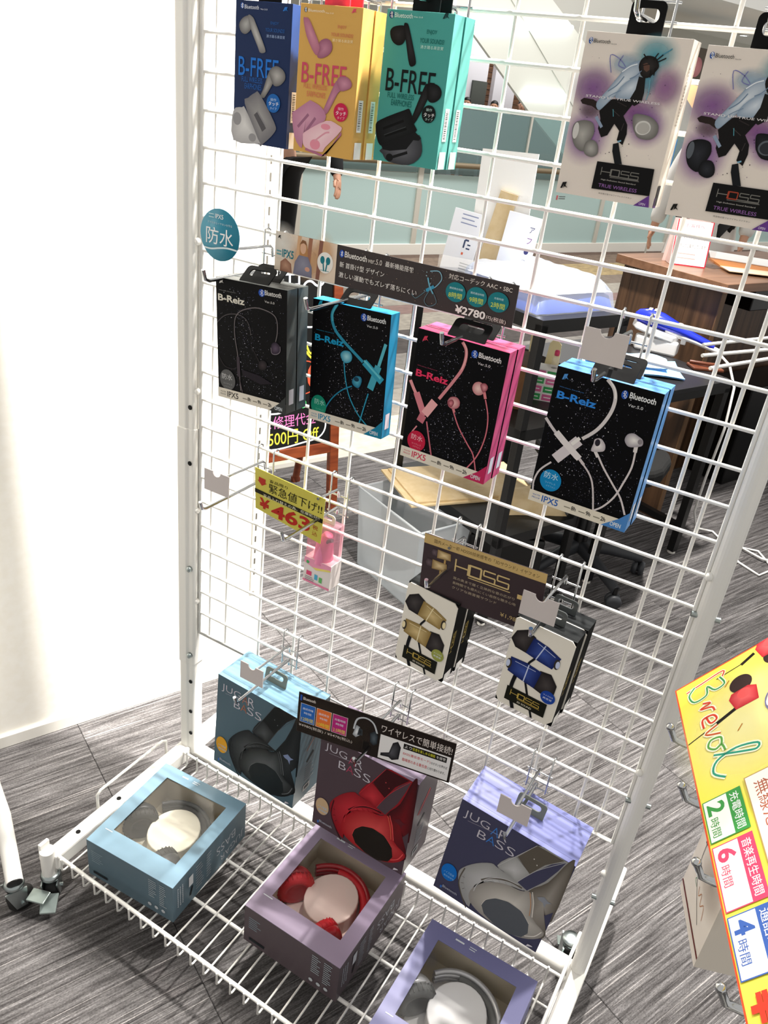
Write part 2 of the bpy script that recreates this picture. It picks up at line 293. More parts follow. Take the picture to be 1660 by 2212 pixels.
# printed pictures traced as flat ink, millimetres on each face
ART = {"bfree_yellow":[["e","#1b3f73",7.6,148.9,2,2.5],["s","#ffffff",0.55,[[6.5,149.9],[8.7,148.1],[7.7,147.1],[7.4,150.7],[8.5,149.9],[6.7,147.8]]],["t","#fff6d8","Bluetooth",11.1,147.2,22.9,2.9,""],["t","#fff6d8","Ver.5.0",35,146.6,11.1,1.4,""],["p","#e0506a",[[70.2,149.1],[72.5,153.3],[76.3,153.6],[75.2,151.3],[76.9,149.4],[74.6,150.5],[73,149.3],[73.7,151.9],[72.1,149.3]]],["t","#d9805f","ENJOY",53.1,132.5,11.6,4,""],["t","#d9805f","YOUR SOUNDS!",44.6,125.2,30.2,3.6,""],["t","#fbe9b8","湧き踊る高音質",46.7,119.9,28.4,3.1,""],["t","#d4506a","B-FREE",6.7,75.3,62.8,21,"c"],["t","#dd8060","FULL WIRELESS",10.6,69.6,33.7,5.4,"c"],["t","#dd8060","EARPHONES",15.9,61.2,26.8,5.8,"c"],["g","#d995a8","#b56f86",[[5.1,139.6],[8,141.1],[11.7,140.7],[16.8,135.1],[30.8,113.2],[28.9,105.5],[22.9,106.5],[11,122.6]]],["g","#c98aa0","#a0607a",[[29.5,118.3],[38,122.2],[45.4,119.7],[47.7,112.9],[43.8,106.6],[34.9,102.3],[27.6,103.2],[30.2,111.3]]],["g","#d48fa6","#a86a84",[[59.2,81],[64,72.8],[59.4,67.5],[49.5,49.8],[44.8,44.9],[40.1,46.8],[42,51],[54.4,77.6]]],["g","#d495ab","#a9687f",[[57.5,80.2],[61.2,85.6],[71.4,86],[77.7,80.9],[77,75.7],[69.2,72],[62.8,71.7]]],["g","#d8a0b6","#c183a0",[[-3.7,40],[0.3,44],[19,56],[23.7,56.9],[39.1,51],[44.7,38.3],[16.3,21.6],[12.9,4.1],[1,16.1]]],["s","#a06a86",3.3,[[5.5,26.9],[20.3,42.2]]],["s","#a06a86",3.3,[[16.3,21.6],[30.7,39.4]]],["p","#b5708c",[[19.1,5.9],[48.1,0.1],[68.9,29.1],[69.4,25.1],[50.5,3.1],[42.9,-1.5],[18,2.7]]],["g","#fbd7dc","#f0bfca",[[14,17.2],[17.5,23.2],[46.8,38.2],[63.5,35.5],[68.8,30.1],[47.7,9.4],[42.4,3.4],[17.7,5.8]]],["e","#ec95a8",32.5,10.6,7.5,5.7],["e","#ec95a8",46.2,31.5,6.8,3.2],["s","#e6a0b0",1.89,[[31.8,14.6],[45.6,24.4],[52.1,26.1]]],["e","#d0204f",66.1,49.1,10,9.8],["t","#f6c9d2","操作",61.7,51.1,8.3,3.3,""],["t","#ffffff","タッチ",59.2,45.7,14.6,4.7,"b"],["t","#f6c9d2","タイプ",61.7,41.6,10.4,3.1,""]],"bfree_teal":[["e","#1d3f7c",6.1,149.7,2.9,3.5],["s","#ffffff",0.65,[[4.5,151],[7.8,148.6],[6.6,147.2],[5.7,152.2],[7.3,151.1],[5,148]]],["t","#e8fff8","Bluetooth",10.4,147.5,23,4.6,""],["t","#e8fff8","Ver.5.0",34.7,148.6,11.4,1.4,""],["p","#163c3c",[[70.5,149.6],[72.9,154.9],[77.4,155.4],[76.3,152.4],[78.6,150.1],[75.6,151.4],[73.8,149.9],[74.4,153.2],[72.8,149.8]]],["t","#176a63","ENJOY",53.1,133.5,12.7,4.9,""],["t","#176a63","YOUR SOUNDS!",45.6,125.5,30.4,4.6,""],["t","#c9f3e8","湧き踊る高音質",47.1,119.9,29,3.5,""],["t","#0e1718","B-FREE",7.5,74.9,63.4,22.8,"c"],["t","#1a6a64","FULL WIRELESS",11.4,68.1,34.9,5.5,"c"],["t","#1a6a64","EARPHONES",17.2,60.5,27,6.3,"c"],["g","#2a2a2c","#0c0c0d",[[6.5,133.3],[10.5,138.3],[21.1,140.3],[27,138.3],[27.8,129.4],[24.2,122.6],[17.2,120.9],[9.9,125]]],["g","#303033","#0a0a0b",[[23.4,140.6],[26.7,142.8],[30.1,139.5],[38.3,120.6],[43.7,106.7],[41.6,102.5],[35.7,103],[29.3,121.4]]],["g","#2e2e30","#0a0a0b",[[58.5,83.9],[63.4,85.8],[68.2,85.7],[66.3,76.6],[58.7,58.8],[50.4,44.4],[45.8,46.6],[47.5,53.5]]],["g","#2c2c2e","#09090a",[[61.8,84.3],[67.9,87.5],[76.6,85.3],[80.8,79.5],[79,72.8],[71.4,68.4],[64.3,70.8]]],["g","#26282a","#0c0e0f",[[-0.5,36.1],[4.5,43.5],[35.8,57.1],[43,58.1],[50.4,44.4],[53.3,35.4],[18.9,18.7],[9.6,16.3],[3.6,22.1]]],["s","#060708",2.69,[[9.8,34.7],[36.5,46.2]]],["s","#060708",2.69,[[13.6,27.5],[41.6,38.4]]],["s","#45494b",0.67,[[12.2,28.3],[40.1,40.1]]],["g","#6b6c72","#3a3b40",[[10.9,13.5],[53.6,33.5],[62.6,27.3],[64.3,12.2],[49.6,0.6],[22,0.6],[12.6,7.9]]],["p","#151618",[[9.5,17.2],[53.1,36.3],[61.9,31],[59.5,27.8],[52.2,27.6],[44.2,16.8],[22.5,12.4],[12.3,12.8]]],["e","#111214",22.7,5.2,4.9,4.2],["s","#141517",3.13,[[27.3,6.4],[46,13.6]]],["e","#0c1414",67.9,56.4,8.9,9.1],["t","#b8d8d2","操作",64,59.2,7.7,3.1,""],["t","#ffffff","タッチ",61.7,53.2,13.8,4.4,"b"],["t","#b8d8d2","タイプ",64.3,49.5,9.6,2.9,""]],"bfree_navy":[["e","#2d63c0",10.2,149.2,2.5,3.1],["s","#ffffff",0.6,[[8.7,150.3],[11.6,148.1],[10.2,146.9],[10.1,151.3],[11.6,150.4],[8.8,147.8]]],["t","#e8eefc","Bluetooth",13.7,146.3,21.9,4.2,""],["t","#e8eefc","Ver.5.0",37.8,146.3,10.5,1.5,""],["p","#2f7ad0",[[71.1,146.8],[73.9,151.1],[78,151.3],[76.6,148.9],[78.4,146.9],[75.9,148.1],[74.1,146.9],[75.1,149.6],[73.2,146.9]]],["t","#2a62ad","ENJOY",53.9,131.5,12.1,3.8,""],["t","#2a62ad","YOUR SOUNDS!",46.5,124.6,28.6,3.9,""],["t","#9fb5dc","湧き踊る高音質",48.2,118.5,27.8,3.3,""],["t","#2377d6","B-FREE",6.7,75.3,61.7,20.5,"c"],["t","#2461b0","FULL WIRELESS",12.2,68.7,32.5,5.8,"c"],["t","#2461b0","EARPHONES",17.2,61.2,26.2,6.2,"c"],["g","#b9b8b6","#6e6c6c",[[6.1,129.2],[11.4,136.4],[21.2,139.8],[25.5,138.1],[25,126.4],[17.5,120.1],[9.7,121.6]]],["g","#c8c6c4","#7d7b7a",[[19.8,139.7],[26.3,138.5],[31.3,132.6],[47,107.2],[45.8,102.2],[39.5,102.1],[35.9,107.5],[23.9,126.4]]],["g","#b4b1ae","#6a6866",[[54.6,82.8],[63.1,81.5],[62.7,73.4],[50.7,55.9],[46.7,53.4],[42.6,55.5],[46.8,63.8]]],["g","#bdbab7","#6c6a69",[[54.6,82.8],[59.9,88.3],[68.3,89.5],[77.5,84.6],[79.3,76.8],[72.2,69.7],[63.2,68.3],[57.8,75]]],["g","#a9a7a5","#77757a",[[18.2,44.4],[23.4,51.3],[34,57.9],[41.3,57.5],[65.9,27.9],[67,17.3],[49.5,1.9],[42.1,1.4]]],["s","#5a585c",7.48,[[36.3,35.5],[50.3,17.7]]],["s","#8d8b8e",1.99,[[38.6,37.9],[53,22.3]]],["g","#e4e2e0","#b5b3b4",[[-0.2,34],[13.9,39.7],[19.9,38.2],[40.9,6.8],[42.1,1],[1,0.7]]],["e","#9a989a",6.6,26,6.7,7.4],["e","#9a989a",32,6.9,6,4.8],["e","#1c66b4",63,49.1,10.5,10.4],["t","#bcd4ee","操作",58.3,51.4,9.1,3.3,""],["t","#ffffff","タッチ",55.7,46.3,15.5,4.6,"b"],["t","#bcd4ee","タイプ",58.2,42,10.3,2.9,""]],"breiz_black":[["e","#1f4fb0",82.4,166,5.5,5.1],["s","#ffffff",0.6,[[79.8,167.7],[85,164.6],[82.6,162.2],[82.2,169.8],[84.8,168.4],[80,163.6]]],["t","#d8d6d2","Bluetooth",87.6,164,28.8,6.8,"b"],["t","#d0ceca","Ver.5.0",87.6,153.9,17,3,""],["p","#d8d6d2",[[6.5,168.2],[9.6,173.7],[14.1,174.3],[12.5,171.3],[14.4,169],[11.7,170.2],[9.7,168.7],[10.9,172],[8.7,168.5]]],["t","#8d8a88","Wireless Earphone",5.6,157.9,30.7,1.6,""],["t","#e2ddcf","B-Reiz",3.8,143.9,48.6,9.6,"h"],["s","#4b4648",1.3,[[0.8,111.4],[12.3,121.7],[25,127.4],[42.4,129.1],[54.9,124.3],[61.3,113.5],[62.9,103.8]]],["s","#6b6466",1.5,[[43.4,17.8],[39.1,65.9],[33.8,96],[33.7,118.4],[38.7,129.4],[49.6,137.3],[71.1,143.9],[89.9,143.3],[104,139],[109.4,130.4],[109.8,115],[107,102.6]]],["s","#3d343c",5.52,[[39,68],[40.3,38.6]]],["g","#5a4a5e","#241c2a",[[98.8,93],[101.3,99.5],[108.2,101.9],[114.9,97.3],[114.5,90.3],[109,85.6],[100.8,85]]],["s","#8a8088",0.8,[[98.8,93],[100.8,85],[109,85.2],[114.8,90],[114.9,97.3]]],["g","#3a3034","#141014",[[76.1,63.7],[81.1,71],[89.6,70.8],[92.3,64.3],[87.7,58.1],[79.3,57.2]]],["s","#2a2326",1.24,[[63.4,89.7],[78.9,66.4]]],["s","#2e272b",1.1,[[1.4,64.1],[13.5,49.6],[29.2,47.8],[35.6,51.4]]],["p","#1c1520",[[45.9,50.5],[79.6,47.9],[101.7,40.7],[80.1,35.4],[47.4,42.4]]],["s","#4a4044",1.5,[[41.1,36.7],[46.9,14.3]]],["e","#5c5c5c",18.6,29.1,14.6,15.7],["t","#c9c9c9","防水",8,29.2,19.6,8.7,""],["t","#a0a0a0","ワイヤレス",10.8,21.6,16.4,2.8,""],["t","#a0a0a0","イヤフォン",11.9,17,14.3,2.6,""]],"breiz_blue":[["e","#1f4fb0",84,165,4.9,5.3],["s","#ffffff",0.57,[[81.5,166.7],[86.4,163.6],[84.5,161.1],[83.5,169],[85.9,167.5],[82,162.5]]],["t","#e6e8ea","Bluetooth",89.4,162,29.2,6.9,"b"],["t","#d0d2d4","Ver.5.0",89.4,153,17.3,3.3,""],["p","#1b9fc0",[[8.8,168.4],[11.6,174.6],[16.3,175.4],[14.9,172],[17.1,169.5],[14.2,170.8],[12.2,169],[13.1,172.7],[11.1,168.8]]],["t","#1d8fb4","Wireless Earphone",7.4,133,30.2,1.6,""],["t","#18a0d0","B-Reiz",5.8,118.5,48.9,9.4,"h"],["s","#2b8fae",4.45,[[40.6,175.3],[33.3,162.4],[33.7,150.6],[40.2,138.1],[53.1,127.1],[68,116.8],[87.3,103.9]]],["s","#4fb4c6",2.43,[[41,175.8],[34,162.5],[34.6,150.8]]],["s","#58b8c8",4.67,[[121.3,135.7],[112.8,103.1]]],["s","#45a9bf",10.24,[[112.4,103],[101.8,68.1]]],["s","#2f9cb8",10.24,[[89.4,104.5],[119.8,82.7]]],["s","#63c4d2",3.05,[[89.1,106.4],[117.2,86.8]]],["s","#2a95b5",1.89,[[99.4,61.2],[93.6,38.4],[86.9,10.2]]],["s","#2a95b5",1.81,[[56.7,96.6],[60.5,73.9],[68,50.9],[83.5,28.4],[101.3,13.5]]],["s","#1f86a8",1.78,[[72,65.9],[56.6,56.9],[41.3,42.2],[30.5,25.3],[24.6,7.4]]],["g","#a5e2ea","#2790b0",[[50,106.1],[54.8,113],[64.9,114],[69.6,107.2],[66.7,99.4],[56.7,96.6]]],["g","#57b6cc","#146d90",[[71.5,73.4],[76.9,81.2],[85.3,82.3],[87.6,75.9],[83.3,65.9],[75.3,66.9]]],["e","#123c50",78.7,77.3,4.3,3.2],["e","#0f8f72",17,23.7,13.5,15.9],["t","#a8e0d0","防水",9.7,25.1,17.7,8.4,""],["t","#6cc7ae","ワイヤレス",12.1,16.8,14,2.7,""],["t","#6cc7ae","イヤフォン",13.6,12.7,12,2.7,""]],"breiz_pink":[["e","#1f4fb0",81.3,163.2,4.5,5],["s","#ffffff",0.51,[[78.8,164.6],[83.7,162],[82.1,159.4],[80.5,166.9],[82.9,165.7],[79.7,160.6]]],["t","#eee8ea","Bluetooth",86.9,160.4,30.2,6.8,"b"],["t","#d8d0d4","Ver.5.0",87.3,151.9,17.2,3.3,""],["p","#d63c5a",[[7.9,161.3],[10.2,168],[14.8,169.2],[13.7,165.5],[16.2,163],[13.1,164.1],[11.3,162.1],[11.9,166.1],[10.2,161.9]]],["t","#a2405c","Wireless Earphone",6,128.2,29.2,1.6,""],["t","#e63560","B-Reiz",5.5,114.7,46.9,9.2,"h"],["s","#d98a92",4.1,[[62.8,173.7],[69.1,165.9],[70.7,154.3],[68.1,139.5],[59.9,122.8],[52.7,109.6],[43.7,93.7]]],["s","#f0b4b4",1.54,[[64.4,173.2],[69.8,165.3],[70.8,153.4],[67.7,139.4]]],["s","#e79aa0",4.46,[[-0.7,106.8],[5.6,97.3],[13.9,86.3],[22.5,73.5]]],["s","#d9828e",9.27,[[10.6,93],[26.6,65]]],["s","#f0b0b2",11.29,[[38.6,88.3],[26.9,67.1]]],["s","#c8707e",10.42,[[25,65.5],[21.5,55.3]]],["s","#d98892",1.89,[[18.5,48.3],[11.9,35.8],[11.8,23.4],[16.6,8.3]]],["s","#c46a78",2.05,[[31.6,58.7],[36.7,42.4],[47.6,9.2]]],["s","#d0707e",1.79,[[67.3,82.2],[77.9,64.6],[93.7,46.6],[104.3,34.6],[112,13.2]]],["s","#d0707e",1.71,[[106.5,111.5],[113.8,91.8],[116,70],[113.3,47.8],[107.4,29.7],[98.7,14.1]]],["s","#d98088",3.76,[[102.1,122.7],[106.3,112.3]]],["s","#d98088",3.58,[[63.6,90.5],[68.2,82.5]]],["g","#f6d2cc","#c07a80",[[86.3,121.6],[88.6,128.5],[95.4,131.4],[101,127.7],[102.2,118.3],[95.6,113.9],[89.5,115.7]]],["g","#e09aa0","#8a3a4a",[[96.2,128.1],[101.9,131.6],[106.4,128.5],[105.8,123],[100.9,119.7]]],["g","#f2c4c0","#b0606c",[[56.3,93.9],[59.4,100.9],[67.9,103.1],[73.3,98.3],[72.5,90.5],[65.4,86.4],[59,88.1]]],["g","#e08a94","#7e3040",[[56.8,94],[61.9,98.5],[65.6,94.9],[63,88.4],[58.8,89.4]]],["e","#c41f42",21.1,27.3,13.5,14.5],["t","#f2c2cc","防水",12.8,28.3,17.2,7.8,""],["t","#e89aa8","ワイヤレス",14.8,21.5,13.9,2.6,""],["t","#e89aa8","イヤフォン",16.8,17.6,11.7,2.6,""]],"breiz_pale":[["e","#1f4fb0",83.5,163.8,3.9,5.2],["s","#ffffff",0.52,[[81.1,165.4],[85.7,162.5],[84.5,160],[82.4,167.7],[84.7,166.4],[82.2,161.3]]],["t","#eceef2","Bluetooth",89.1,161.4,30.1,7.2,"b"],["t","#d4d6dc","Ver.5.0",89.8,151.9,17.5,3.5,""],["p","#4f8fd4",[[8.4,161.5],[10,168.6],[14.3,169.8],[13.6,165.9],[16.1,163.2],[13.1,164.5],[11.5,162.4],[11.8,166.6],[10.6,162.1]]],["t","#3f74b4","Wireless Earphone",7.3,151.9,30.4,1.6,""],["t","#2f86e0","B-Reiz",6.7,138.2,48.3,9.4,"h"],["s","#d8d2d4",4.18,[[60.4,175.6],[69.6,168],[74.4,156.4],[73.9,141.2],[68.3,124.2],[60.5,111],[48.6,98.4]]],["s","#f4f0ee",1.57,[[63.1,175.4],[71.3,166.7],[74.7,156.5]]],["s","#cfc8cc",3.71,[[-0.5,110.8],[9.1,101.8],[18.8,93.8]]],["s","#e2dcde",8.11,[[16.1,97],[32.6,85.2],[48.8,74.3]]],["s","#d8d0d6",12.67,[[45.5,95.4],[22.2,63.3]]],["s","#eeeaea",4.34,[[45.7,98.4],[37.8,87.9]]],["s","#e6e0e2",8.08,[[25.6,89.9],[51.1,73.1]]],["s","#cfc6ca",3.64,[[51.1,73.1],[58.3,67.4]]],["s","#d2cace",2.24,[[18.5,57.9],[6.7,43.3],[2.3,26.9],[3.9,12.4]]],["s","#cfc6ca",2.18,[[57.1,68],[68.6,56.7],[76.1,40.8],[84.3,8.2]]],["s","#d6ced2",2.33,[[70.7,85.7],[81.8,71.4],[97.4,54.7],[110.3,41],[120.5,22.1]]],["s","#d6ced2",2.25,[[112.3,101.6],[113,82.2],[108.7,60.8],[103,40.3],[92.5,22.9],[79.9,11.8]]],["s","#e0dadc",3.94,[[67.2,88.5],[72,82.1]]],["s","#e0dadc",4.49,[[111.2,110.9],[111.9,101.4]]],["g","#f0ecec","#b8b0b8",[[63.1,97.1],[63.5,102.8],[70.3,105.4],[76.8,99.6],[77.4,92.3],[70.9,88.7],[62.4,87.3]]],["e","#2a2630",67.5,99.5,3.1,4.4],["g","#f2f0f0","#9a94a0",[[96.9,112],[98.4,119.8],[104.7,123.1],[110.8,121.3],[116.6,118.4],[117.9,112.1],[112.2,108.3],[103,105.9]]],["e","#8a848c",114.2,115.3,2.6,3.2],["e","#0f86c4",23,34.3,13.7,14.5],["t","#c8e6f6","防水",13.7,36,18.1,8.6,""],["t","#8cc8ea","ワイヤレス",16.5,29.4,13.7,2.6,""],["t","#8cc8ea","イヤフォン",18.7,25,12,2.6,""]],"hdss":[["h","#5aa8b8","#e3d6cc",73.8,138,19.4,15.7],["h","#8a5a9a","#e3d6cc",18.2,103.5,22.8,19.9],["h","#9a6a9c","#e3d6cc",91.2,111,15.8,17.5],["h","#8a5590","#e3d6cc",64.3,86.6,23.7,14.8],["h","#9fb8cc","#e3d6cc",46.6,127.8,14.7,9.6],["h","#4d8fa6","#e3d6cc",72.2,118.1,9,17.6],["h","#9a6ab0","#e3d6cc",21,60.2,21.3,24.9],["h","#9a6ab0","#e3d6cc",81.2,74.9,18,17.2],["s","#7a7ab4",0.76,[[33.5,119.3],[29.2,134.6],[39.7,131.8],[47.5,124.6],[39.2,126.8],[42.4,135.5]]],["p","#2a1f1c",[[7.3,91.5],[10.7,94.1],[20.9,93.6],[30,89.8],[27.6,84.2],[20.6,87.5],[10.2,88.5]]],["h","#6b5560","#cdbcbc",19.9,83,10.6,6.7],["g","#dfe6ec","#8b9fb4",[[29.5,84.5],[25,90.7],[33.9,104.1],[43.3,119],[50.3,128.3],[60.5,132.1],[66.2,128.8],[64,120.3],[54.5,113.9],[47.5,104.5],[37.2,92.6]]],["g","#d6dfe8","#8b9fb4",[[43.8,97.1],[46.6,107.7],[59,117.9],[67.7,117.5],[67.3,109.1],[61,98]]],["p","#1a1716",[[62.7,118.4],[69.5,117.7],[71.5,104.7],[71.1,96.2],[64.7,91.8],[57.8,95.8],[62.3,106.7]]],["p","#120f0f",[[29.7,83.7],[40.3,95.7],[57.3,97.5],[63.8,95.1],[56,81.9],[62.1,74.2],[63.6,65.8],[61.8,55],[54.7,59],[55.1,67.8],[48.5,73.7],[43.7,62.4],[37.5,59.5],[32.3,67.5],[32.8,76.3]]],["g","#33302f","#15110f",[[60.4,126.4],[61.2,133.1],[66.6,137],[75.4,135.8],[80.2,129.1],[78,123.9],[72.2,118.1],[65.4,118.8]]],["p","#5f4338",[[64.2,129.4],[67.5,130.9],[70.8,129.1],[71.7,125],[69.3,123],[66.1,124.7]]],["s","#151110",0.75,[[64,128.2],[70.9,130.1]]],["s","#6f86a0",0.96,[[34.4,102.5],[42.4,108.8],[47.8,117.1]]],["s","#7d92aa",0.77,[[32.7,94.5],[39.1,99.8],[47.5,104.5]]],["s","#f2f6fa",0.95,[[44.7,120.9],[51.8,126.5],[58.6,129.1]]],["s","#7388a2",0.76,[[54,115.5],[59.7,118.8],[64,123.6]]],["s","#3a3434",0.77,[[42.8,86.6],[52.2,81.2]]],["s","#3a3434",0.77,[[57,68.1],[58.3,75.3]]],["s","#2d2727",0.96,[[46.6,94.1],[57.3,90.6]]],["s","#5fb0c0",0.58,[[44,86.8],[45.8,80.2]]],["s","#4a90a8",0.92,[[77.8,136.9],[87,142.9],[89.2,144.8]]],["s","#6aa8b8",0.74,[[74.5,116.8],[76,105.4],[75.2,98.5]]],["s","#151110",1.11,[[67.5,133.9],[62.5,138.1]]],["s","#151110",1.11,[[73.2,133.8],[76.9,140]]],["s","#151110",1.11,[[76.1,133.4],[81.8,139]]],["s","#151110",1.11,[[77.4,132],[85.4,136.3]]],["s","#151110",1.11,[[77.1,127],[77.2,120.5]]],["s","#151110",1.11,[[73.1,124.8],[74,118.4]]],["p","#8fa0b8",[[26.6,77.1],[29,79.2],[37.2,70],[35.1,67.9]]],["s","#7fb0c8",1.54,[[56.1,57.5],[59.6,59]]],["p","#14171a",[[51.8,55],[57.3,56.8],[60.4,49.4],[65.9,37.1],[58.1,36.5],[52.8,48]]],["g","EB1","EB2",[[4.9,62.8],[7,70.3],[16.3,73.6],[26,71.7],[29.3,63.4],[27.3,56],[22.3,44.3],[13.5,46.3],[8,52.6]]],["e","EB3",9.1,62.7,3.2,7.9],["g","EB1","EB2",[[21.4,47.7],[23.7,54.4],[31.5,55.8],[36.6,50.5],[37.4,43.4],[31.8,39.7],[24,41.9]]],["g","EB1","EB2",[[67.7,75.2],[66.2,83.5],[72.4,85.4],[84.3,83.9],[93.3,77.8],[94.3,69.4],[88.4,63.5],[76.8,63.7],[70.3,69.6]]],["e","EB3",78.8,73.3,8,6.6],["e","EB1",79.1,73,6.6,5.3],["t","#f2ecec","STAND UP TRUE WIRELESS",12.4,95.4,77.5,2,""],["e","#2350a0",6,145.8,2.1,2.9],["s","#ffffff",0.58,[[4.8,146.8],[7.5,144.8],[6.6,143.5],[5.4,148],[6.9,147],[5.4,144.5]]],["t","#2a2a2e","Bluetooth",9.2,144.2,17.3,3.5,""],["t","#3a3a3e","Ver.5.0",27.7,143.8,5.5,1,""],["p","#0b0a0b",[[39.3,36.6],[100.5,37.1],[102.1,11.1],[39.2,9.5]]],["t","HC","H",46,24.2,9.9,7.6,"w"],["t","HD","D",56.8,23.3,8.9,7.6,"w"],["t","HC","SS",67.4,23,20.6,7.5,"w"],["s","#8c8a86",0.39,[[56.5,22.9],[87.3,23.9]]],["t","#b8b4ae","High Definition Sound Standard",47.5,18.9,37.5,1.7,""],["t","#9464a8","TRUE WIRELESS",46,12.3,41.8,3.5,""],["p","#1a1816",[[4.6,4.8],[6.3,11.1],[10.8,12],[10,8.5],[12.6,6],[9.5,7.2],[7.8,5.4],[8.1,9.2],[6.8,5.2]]],["t","#55504c","完全独立型フルワイヤレスイヤホン",48,5.4,36.3,1.6,""],["p","#6a3f90",[[87.7,-0.3],[101.9,11.8],[104.3,0.1]]],["t","#e8dcf0","OPEN",93.2,1.2,6.7,2.4,""]],"jugar":[["t","#cfcbd4","JUG",10,183.1,44.1,19.4,"j"],["t","JA","A",58.2,182.9,13,19.1,"j"],["t","#cfcbd4","R",71.3,184.4,14.3,18.9,"j"],["t","#cfcbd4","B",40.1,162,14.4,16.4,"j"],["t","JA","A",55.9,162.8,14.2,16.9,"j"],["t","#cfcbd4","SS",70.9,164.1,32.4,17.4,"j"],["s","#b8b4c0",0.48,[[19,182.1],[83.9,193.2]]],["p","J2",[[85.3,129.3],[129.1,215],[138.3,219.3],[183.9,217.2],[186.4,204.8],[168.4,142.5],[138.8,112.8],[120.7,117.9]]],["g","J1","J2",[[85.3,129.3],[106.7,169.6],[134.3,153.8],[122.5,121.6],[107.5,125.6]]],["p","J4",[[109,171.5],[129.1,215],[172.7,216.4],[163.4,204.5],[150.2,187.2],[134.7,152.3]]],["p","JBG",[[122.5,121.6],[131,141.1],[142.6,167.2],[158.1,196.1],[176.3,217.1],[170.2,190.2],[159.3,155.5],[140.6,116.4]]],["g","J3","J4",[[143.8,119.5],[164,157.8],[179.1,220.3],[187.7,217],[191.9,85],[177.8,91.5],[192,51.6],[183.7,32.3],[147.6,19],[147.3,82.2]]],["g","J1","J2",[[32.8,61.9],[37.1,82.2],[54.6,108],[75.9,126.9],[87.7,125.6],[122.5,121.6],[136.2,112.3],[108.1,102.2],[74.1,76.9],[62.5,51.6],[67.8,5.1],[45.6,27.2]]],["s","J2",0.99,[[42.8,70.9],[44.4,51.6],[54.4,35.4]]],["s","J4",3.39,[[70.5,79.7],[86.2,98.2],[110.9,112.8],[132.7,115]]],["g","J6","J7",[[60.6,28.5],[62.5,51.6],[78.9,81.3],[105.4,101.7],[131.8,108.1],[145.8,117.4],[158.6,101.3],[165.5,66.9],[188.9,52.7],[183.7,32.3],[163.5,13.5],[137.1,3.9],[98.3,4.4],[71.9,13.4]]],["s","J1",1.23,[[65.4,45.9],[67.7,66.8],[81.5,93.9],[102.8,111.4],[126.5,117.3]]],["s","J4",2.25,[[63.3,-1.5],[47.2,24.4],[37.3,49.3],[39.9,82.8]]],["s","J1",0.71,[[86.5,130.4],[129.1,215]]],["s","J1",0.7,[[122.5,121.6],[142.6,167.2],[177.3,218]]],["s","J6",1.38,[[149.1,120.4],[156.8,99.6],[163.5,69.1]]],["s","JH",1.15,[[146,116.7],[154.3,93.1],[158.9,68.7]]],["s","J6",1.65,[[164.3,20.9],[177.9,32.8],[185.3,51]]],["s","J4",0.69,[[107.8,170.5],[134.3,153.8]]],["e","J6",132.4,186.4,0.9,1.2],["e","J6",139.6,177.8,0.9,1.2],["s","J2",0.72,[[76.8,83.5],[83.7,79.6]]],["s","J2",0.72,[[85.7,94.5],[91.7,90.3]]],["s","J2",0.71,[[95.2,102.4],[100.8,97.4]]],["s","J2",0.71,[[105.2,107.6],[110.3,102.2]]],["s","J2",0.7,[[115.8,110.2],[120.2,104.5]]],["s","J4",0.74,[[40.5,62.7],[44.8,62.4]]],["s","J4",0.75,[[41.8,47.1],[46.1,49.7]]],["s","J4",0.75,[[47.1,35],[50.2,40]]],["p","J8",[[84.9,28.1],[88.3,44.2],[101.6,61.1],[122.2,70.4],[145.6,68.1],[162.8,51.6],[167.3,30.5],[160.5,13.9],[140.3,2.8],[113.4,4.1],[93.3,12.5]]],["s","J6",0.74,[[84.9,28.1],[88.3,44.2],[101.6,61.1],[122.2,70.4],[145.6,68.1],[162.8,51.6]]],["p","JBG",[[178.7,88.3],[188.4,106],[190.1,77],[188.7,65.1]]],["p","JL",[[158.2,117.1],[167.9,125.6],[174.7,120.9],[181.3,121.2],[173.9,114.1],[174.1,104.2],[169.1,112.3],[161.9,113.4]]],["e","JC",18.1,52.7,13.7,19.9],["t","#8fc3ea","ノイズ低減",8.9,47.8,18.8,5.6,""],["t","#8fc3ea","重低音搭載",10.7,40.1,18.9,4.2,""],["e","#3a6fc0",12.8,11.2,1.8,3.6],["t","#b8bcc8","Bluetooth",15.1,12.5,27.1,5.7,""],["p","#d8d4dc",[[172.2,2.7],[173.9,8.9],[180.2,9.8],[182.5,8.7],[176,4.5]]]]}
